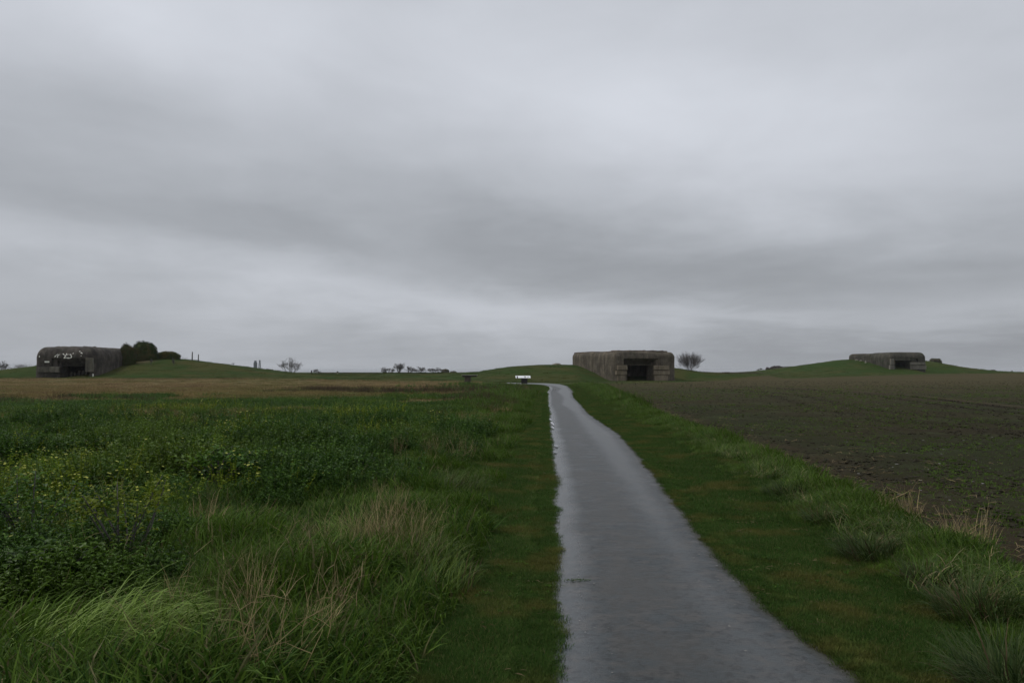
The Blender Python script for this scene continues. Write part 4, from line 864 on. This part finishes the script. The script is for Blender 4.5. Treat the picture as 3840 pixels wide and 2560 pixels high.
# stones on right mound
for px, py, s_, lb in [(3213, 1351, .45, 'long pale stone at the top of the right mound slope'), (3229, 1353.5, .35, 'small pale stone right of the long stone on the right mound'), (3246, 1360, .38, 'upright pale stone, lowest of three on the right mound')]:
    best = min(np.linspace(186, 209, 120), key=lambda yy: abs(AT(px, py, yy)[1]-H(XP(px, yy), yy)))
    mb = MB(); mb.tube([(-s_*.9, 0, .02), (-s_*.3, .05, .12), (s_*.3, 0, .08), (s_*.9, .05, .0)] if s_ != .38 else [(0, 0, -.1), (.04, 0, .25), (-.03, 0, .55)], [.10, .20, .17, .08] if s_ != .38 else [.22, .16, .08], 7); o_ = mb.obj('stone', M['stone'], loc=(XP(px, best), best, H(XP(px, best), best))); tag(o_, lb, 'stone', 'pale stones on the right mound')
# posts
def post(px, y0, y1, Y, wpx, label, lean=0, group=None):
    X_, zt = AT(px, y0, Y); zb = H(X_, Y)-.2; w_ = wpx/F*Y/2; mb = MB(); h_ = zt-zb
    mb.tube([(0, 0, 0), (lean*.5, 0, h_*.5), (lean, 0, h_)], [w_*1.15, w_, w_*.85], 7); o_ = mb.obj('wooden_post', M['wood'], loc=(X_, Y, zb)); tag(o_, label, 'post', group)
post(721, 1319, 1350, 150, 4.2, 'taller left post of the pair on the crest of the left mound', .02, 'posts on the left mound')
post(744, 1328, 1355, 150, 3.6, 'shorter right post of the pair on the crest of the left mound', .03, 'posts on the left mound')
post(1168.5, 1388, 1402, 198, 5, 'short dark stump post on the skyline right of the lone bare tree')
X_, zt = AT(1266, 1392, 204); zb = H(X_, 204); b = empty('marker_post', (X_, 204, zb), 0, label='small black topped marker standing in the skyline hedge', cat='marker')
MB().box(-.12, .12, -.1, .1, -.1, zt-zb-.3).obj('post', M['stone'], b); mb = MB(); mb.tube([(0, 0, zt-zb-.3), (0, 0, zt-zb-.1), (0, 0, zt-zb)], [.15, .25, .2], 8); mb.obj('head', M['blackprint'], b)
X_, zt = AT(875, 1364, 151); zb = H(X_, 151); b = empty('signpost', (X_, 151, zb), 0, label='tiny T shaped sign on the slope of the left mound', cat='sign')
MB().box(-.04, .04, -.04, .04, -.1, zt-zb).obj('post', M['wood'], b); MB().box(-.35, .25, -.03, .03, zt-zb, zt-zb+.12).obj('board', M['greytower'], b)

# ------------------------------------------------------------------ information tables
Yp_ = 100; X_, zt = AT(1761, 1403.5, Yp_); zb = H(X_, Yp_); b = empty('information_table', (X_, Yp_, zb), R(-3), label='dark low information table with a mossy flat top in the tan grass', cat='information table'); h_ = zt-zb
mb = MB(); mb.box(-.97, .97, -.4, .6, h_-.13, h_-.04, jit=.004); o_ = mb.obj('top', M['bronze'], b)
mb = MB(); mb.box(-.90, .90, -.34, .54, h_-.30, h_-.135); mb.obj('frame', M['darkstone'], b)
mb = MB(); mb.box(-.62, .14, -.12, .35, 0, h_-.30); mb.obj('pedestal', M['brownstone'], b)
Yw = 104; X_, zt = AT(1961.5, 1408, Yw); zb = H(X_, Yw); b = empty('information_table', (X_, Yw, zb), R(4), label='white information table by the bend of the path', cat='information table'); h_ = zt-zb
def tilt_box(x0, x1, y0, y1, z0, th, rise):
    mb = MB(); mb.add([(x0,y0,z0),(x1,y0,z0),(x1,y1,z0+rise),(x0,y1,z0+rise),(x0,y0,z0+th),(x1,y0,z0+th),(x1,y1,z0+rise+th),(x0,y1,z0+rise+th)], [(0,3,2,1),(4,5,6,7),(0,1,5,4),(1,2,6,5),(2,3,7,6),(3,0,4,7)]); return mb
tilt_box(-.86, .86, -.25, .35, h_-.34, .05, .28).obj('panel', M['whitepaint'], b)
mb = tilt_box(-.74, -.60, -.2515, .2, h_-.33, .053, .21); mb.obj('printed_mark', M['blackprint'], b)
for x0, x1, ya, yb in [(.12, .17, -.2, .3), (.2, .36, -.15, .0), (.28, .33, .05, .2), (.5, .66, -.1, .02)]:
    za = h_-.34+.28*(ya+.25)/.6; zb_ = h_-.34+.28*(yb+.25)/.6; tilt_box(x0, x1, ya, yb, za+.003, .052, zb_-za).obj('printed_mark', M['blackprint'], b)
MB().box(-.2, .5, -.1, .2, 0, h_-.27).obj('pedestal', M['darkstone'], b); b.scale = (1.13, 1, 1)

P = []
for px, py, n_, sx_, sy_ in [(1935,1450,40,1.6,4), (1880,1465,40,2,5), (1980,1446,16,.9,3), (1800,1456,30,2.5,4), (1760,1441,16,1.4,2)]:
    gx, gy = G(px, py, .1); P.append(pts3(gx+rng.normal(0, sx_, n_), gy+rng.normal(0, sy_, n_)))
P = np.vstack(P); P = P[P[:, 0] < np.interp(P[:, 1], PLw[:12, 1], PLw[:12, 0])-1.2]; scatter('weeds_by_the_bend', C_farweed, 4, P, rot(len(P)), rng.uniform(1.1, 1.8, len(P)), 'leafy green weeds in front of the two information tables')
# ------------------------------------------------------------------ plants one can tell apart in the foreground
M['tuss'] = foliage('tussock_blade', (.018,.045,.008), (.10,.135,.045), (.05,.08,.02), None, .8, .2, .6, .12)
def tussock(px, py, r, h, n, label, mat='lush', dm=.25, wind=.2, lean=(.05, .7), scale=1, rz=0, seg=7, width=(.006, .012), droop=(.4, 1.4), group=None):
    gx, gy = G(px, py, .05); mb = clump(n, r, h, width, lean, droop, seg, wind, .22, dm)
    o_ = mb.obj('grass_tussock', [M[mat], M['dead']], loc=(gx, gy, H(gx, gy)-.01)); o_.rotation_euler = (0, 0, rz); tag(o_, label, 'grass tussock', group)
GT = 'tall grass tussocks along the field edge'
random.seed(5)
tussock(3255, 2075, .24, (.22, .48), 340, 'large arching grass tussock with dry inner stalks at the field edge', 'tuss', .15, group=GT)
tussock(3660, 2290, .26, (.24, .50), 420, 'brown based grass tussock near the right edge of the photo', 'tuss', .24, group=GT)
tussock(3800, 2560, .25, (.3, .55), 420, 'fresh green tussock in the bottom right corner', 'tuss', .05, group=GT)
tussock(2950, 1850, .28, (.18, .40), 260, 'green tussock farther along the field edge, left of the large one', 'tuss', .10, group=GT)
tussock(3090, 1950, .22, (.18, .38), 220, 'middle tussock between the far green and the large arching one', 'tuss', .15, group=GT)
tussock(3480, 2170, .2, (.16, .36), 220, 'low tussock between the large arching and the brown based ones', 'tuss', .2, group=GT)
tussock(380, 2540, .36, (.45, .85), 620, 'pale green wind swept tussock at the bottom left', 'pale', .0, .92, rz=.25, width=(.008, .015), lean=(.3, 1.0), droop=(.9, 2.0))
tussock(120, 2600, .25, (.35, .7), 260, 'pale green wind swept tussock at the bottom left corner', 'pale', .0, .9, rz=.2, width=(.008, .015), lean=(.3, 1.0), droop=(.9, 2.0))
tussock(1700, 1830, .42, (.3, .6), 420, 'dark green tussock leaning towards the path beside the verge', 'long', .04, .85, rz=-.2)
tussock(1560, 2110, .35, (.3, .6), 420, 'dark grass tussock on the left bank beside the tan stalks', 'long', .03, .8, rz=0)
tussock(1650, 2180, .28, (.2, .5), 260, 'fallen long grass on the left bank nearest the verge', 'long', .10, .9, rz=.5)
tussock(1330, 2020, .32, (.3, .6), 300, 'light green tussock left of the tan stalks on the bank', 'pale', .1, .6, rz=1.2)
def dead(px, py, n, h, r, label, wd=.0034):
    gx, gy = G(px, py, .05); mb = stalks(n, r, h, True, wd); o_ = mb.obj('dead_plant', M['dry'], loc=(gx, gy, H(gx, gy)-.02)); tag(o_, label, 'dead plant', 'dead plants in the meadow')
dead(950, 2600, 9, (.5, .80), .18, 'tall branching dead plant in the bottom left foreground', .0036)
dead(1070, 2560, 6, (.45, .7), .16, 'dead plant right of the tall branching one in the foreground')
dead(760, 2600, 5, (.4, .65), .2, 'thin dead plant left of the tall branching one in the foreground', .003)
dead(1270, 2330, 9, (.3, .55), .2, 'bent dead plant on the left bank below the tan stalks', .004)
def shrub(px, py, w_, h_, label, mat='lime', n=11, ls=(.03, .06), nl=16, fl=0):
    gx, gy = G(px, py, .05); root = empty('leafy_bush', (gx, gy, H(gx, gy)), 0, label=label, cat='bush'); st_ = MB(); lf = MB()
    for _ in range(n):
        a = random.uniform(0, 6.28); q = random.random()**.5; tip = Vector((math.cos(a)*q*w_/2, math.sin(a)*q*w_/2, h_*random.uniform(.75, 1)*(1-.25*q*q))); mid = tip*.45+Vector((random.gauss(0, .03), random.gauss(0, .03), .02))
        st_.tube([(0, 0, 0), mid, tip], [.009, .006, .003], 4)
        for i in range(nl*2):
            f = random.uniform(.45, 1); p = (mid*(1-f)+tip*f) if f > .5 else mid; p = p+Vector((random.gauss(0, .05), random.gauss(0, .05), random.gauss(0, .03))); b_ = random.uniform(0, 6.28); L = random.uniform(*ls)
            leaf(lf, p, (math.cos(b_), math.sin(b_), random.uniform(-.2, .5)), L, L*.75)
    st_.obj('stem', M['bark'], root); lf.obj('leaves', [M[mat]], root)
shrub(470, 2190, .75, .85, 'bright yellow green leafy bush in the left foreground', 'lime', 13)
shrub(110, 2130, .8, .85, 'dark leafy shrub with brown stems near the left edge', 'weed', 15, (.035, .07))
shrub(1330, 1810, .9, .55, 'broad leaved dark plant left of the tan stalks', 'weed', 12, (.05, .10), 9)
shrub(180, 2290, .7, .4, 'large leaved pale green plant below the dark shrub at left', 'weed', 11, (.05, .11), 8)
shrub(820, 1870, 1.1, .6, 'wide leafy clump in the middle of the left meadow', 'weed', 16, (.05, .10), 12)
shrub(1900, 1990-0, .01, .01, 'x', 'weed', 0) if False else None
# tufts creeping over the left path edge
TG = 'tufts creeping over the left edge of the path'
for px, py, lb in [(2085, 2190, 'dark weed tuft on the left path edge beside the moss on the asphalt'), (2080, 2080, 'olive tuft bulging over the left path edge above the moss'), (2076, 2480, 'lowest olive tuft on the left path edge'), (2072, 1930, 'small olive tuft far up the left path edge')]:
    gx, gy = G(px, py); mb = clump(160, .10, (.03, .085), (.004, .009), (.2, 1.1), (.3, 1.2), 2); o_ = mb.obj('grass_tuft', [M['turf']], loc=(gx-.03, gy, H(gx, gy))); o_.scale = (1, 2.2, 1); tag(o_, lb, 'grass tuft', TG)
gx, gy = G(2165, 2182); mb = clump(70, .05, (.01, .03), (.004, .008), (.3, 1.2), (.2, 1), 2); o_ = mb.obj('moss_patch', [M['turf']], loc=(gx, gy, .025)); o_.scale = (2, .8, .8); tag(o_, 'small green moss patch lying on the wet path near its left edge', 'moss')
gx, gy = G(2430, 2165); mb = clump(60, .06, (.004, .012), (.004, .008), (.6, 1.3), (.2, 1), 2); o_ = mb.obj('moss_patch', [M['olive']], loc=(gx, gy, .028)); o_.scale = (1.8, .9, .6); tag(o_, 'flat brownish moss smear in the middle of the wet path', 'moss')
# bent straws at the field edge
for px, py, lb in [(3400, 1890, 'angular bent pale straw stalk on the soil behind the large tussock'), (3650, 2060, 'pale straw stalk on the soil behind the brown based tussock')]:
    gx, gy = G(px, py); mb = MB(); mb.tube([(-.25, .05, .02), (-.02, 0, .14), (.03, 0, .17), (.07, -.02, .03)], [.005, .006, .005, .004], 4); mb.tube([(-.05, .02, .12), (-.2, .1, .2)], [.004, .003], 4)
    o_ = mb.obj('straw_stalk', M['dry'], loc=(gx, gy, H(gx, gy))); tag(o_, lb, 'straw', 'bent straws on the field')

# ------------------------------------------------------------------ air
hz = MB(); hz.box(-95000, 95000, -60, 95000, -50, 13); m_ = bpy.data.materials.new('haze'); m_.use_nodes = True; t = NT(m_.node_tree); t.n.clear(); o = t.node('ShaderNodeOutputMaterial')
pv = t.node('ShaderNodeVolumePrincipled', {'Color': (.90, .93, .97), 'Density': .00010, 'Anisotropy': 0.0}); t.l.new(pv.outputs[0], o.inputs['Volume'])
tag(hz.obj('haze', m_), 'thin grey overcast haze fading the far skyline', kind='stuff')
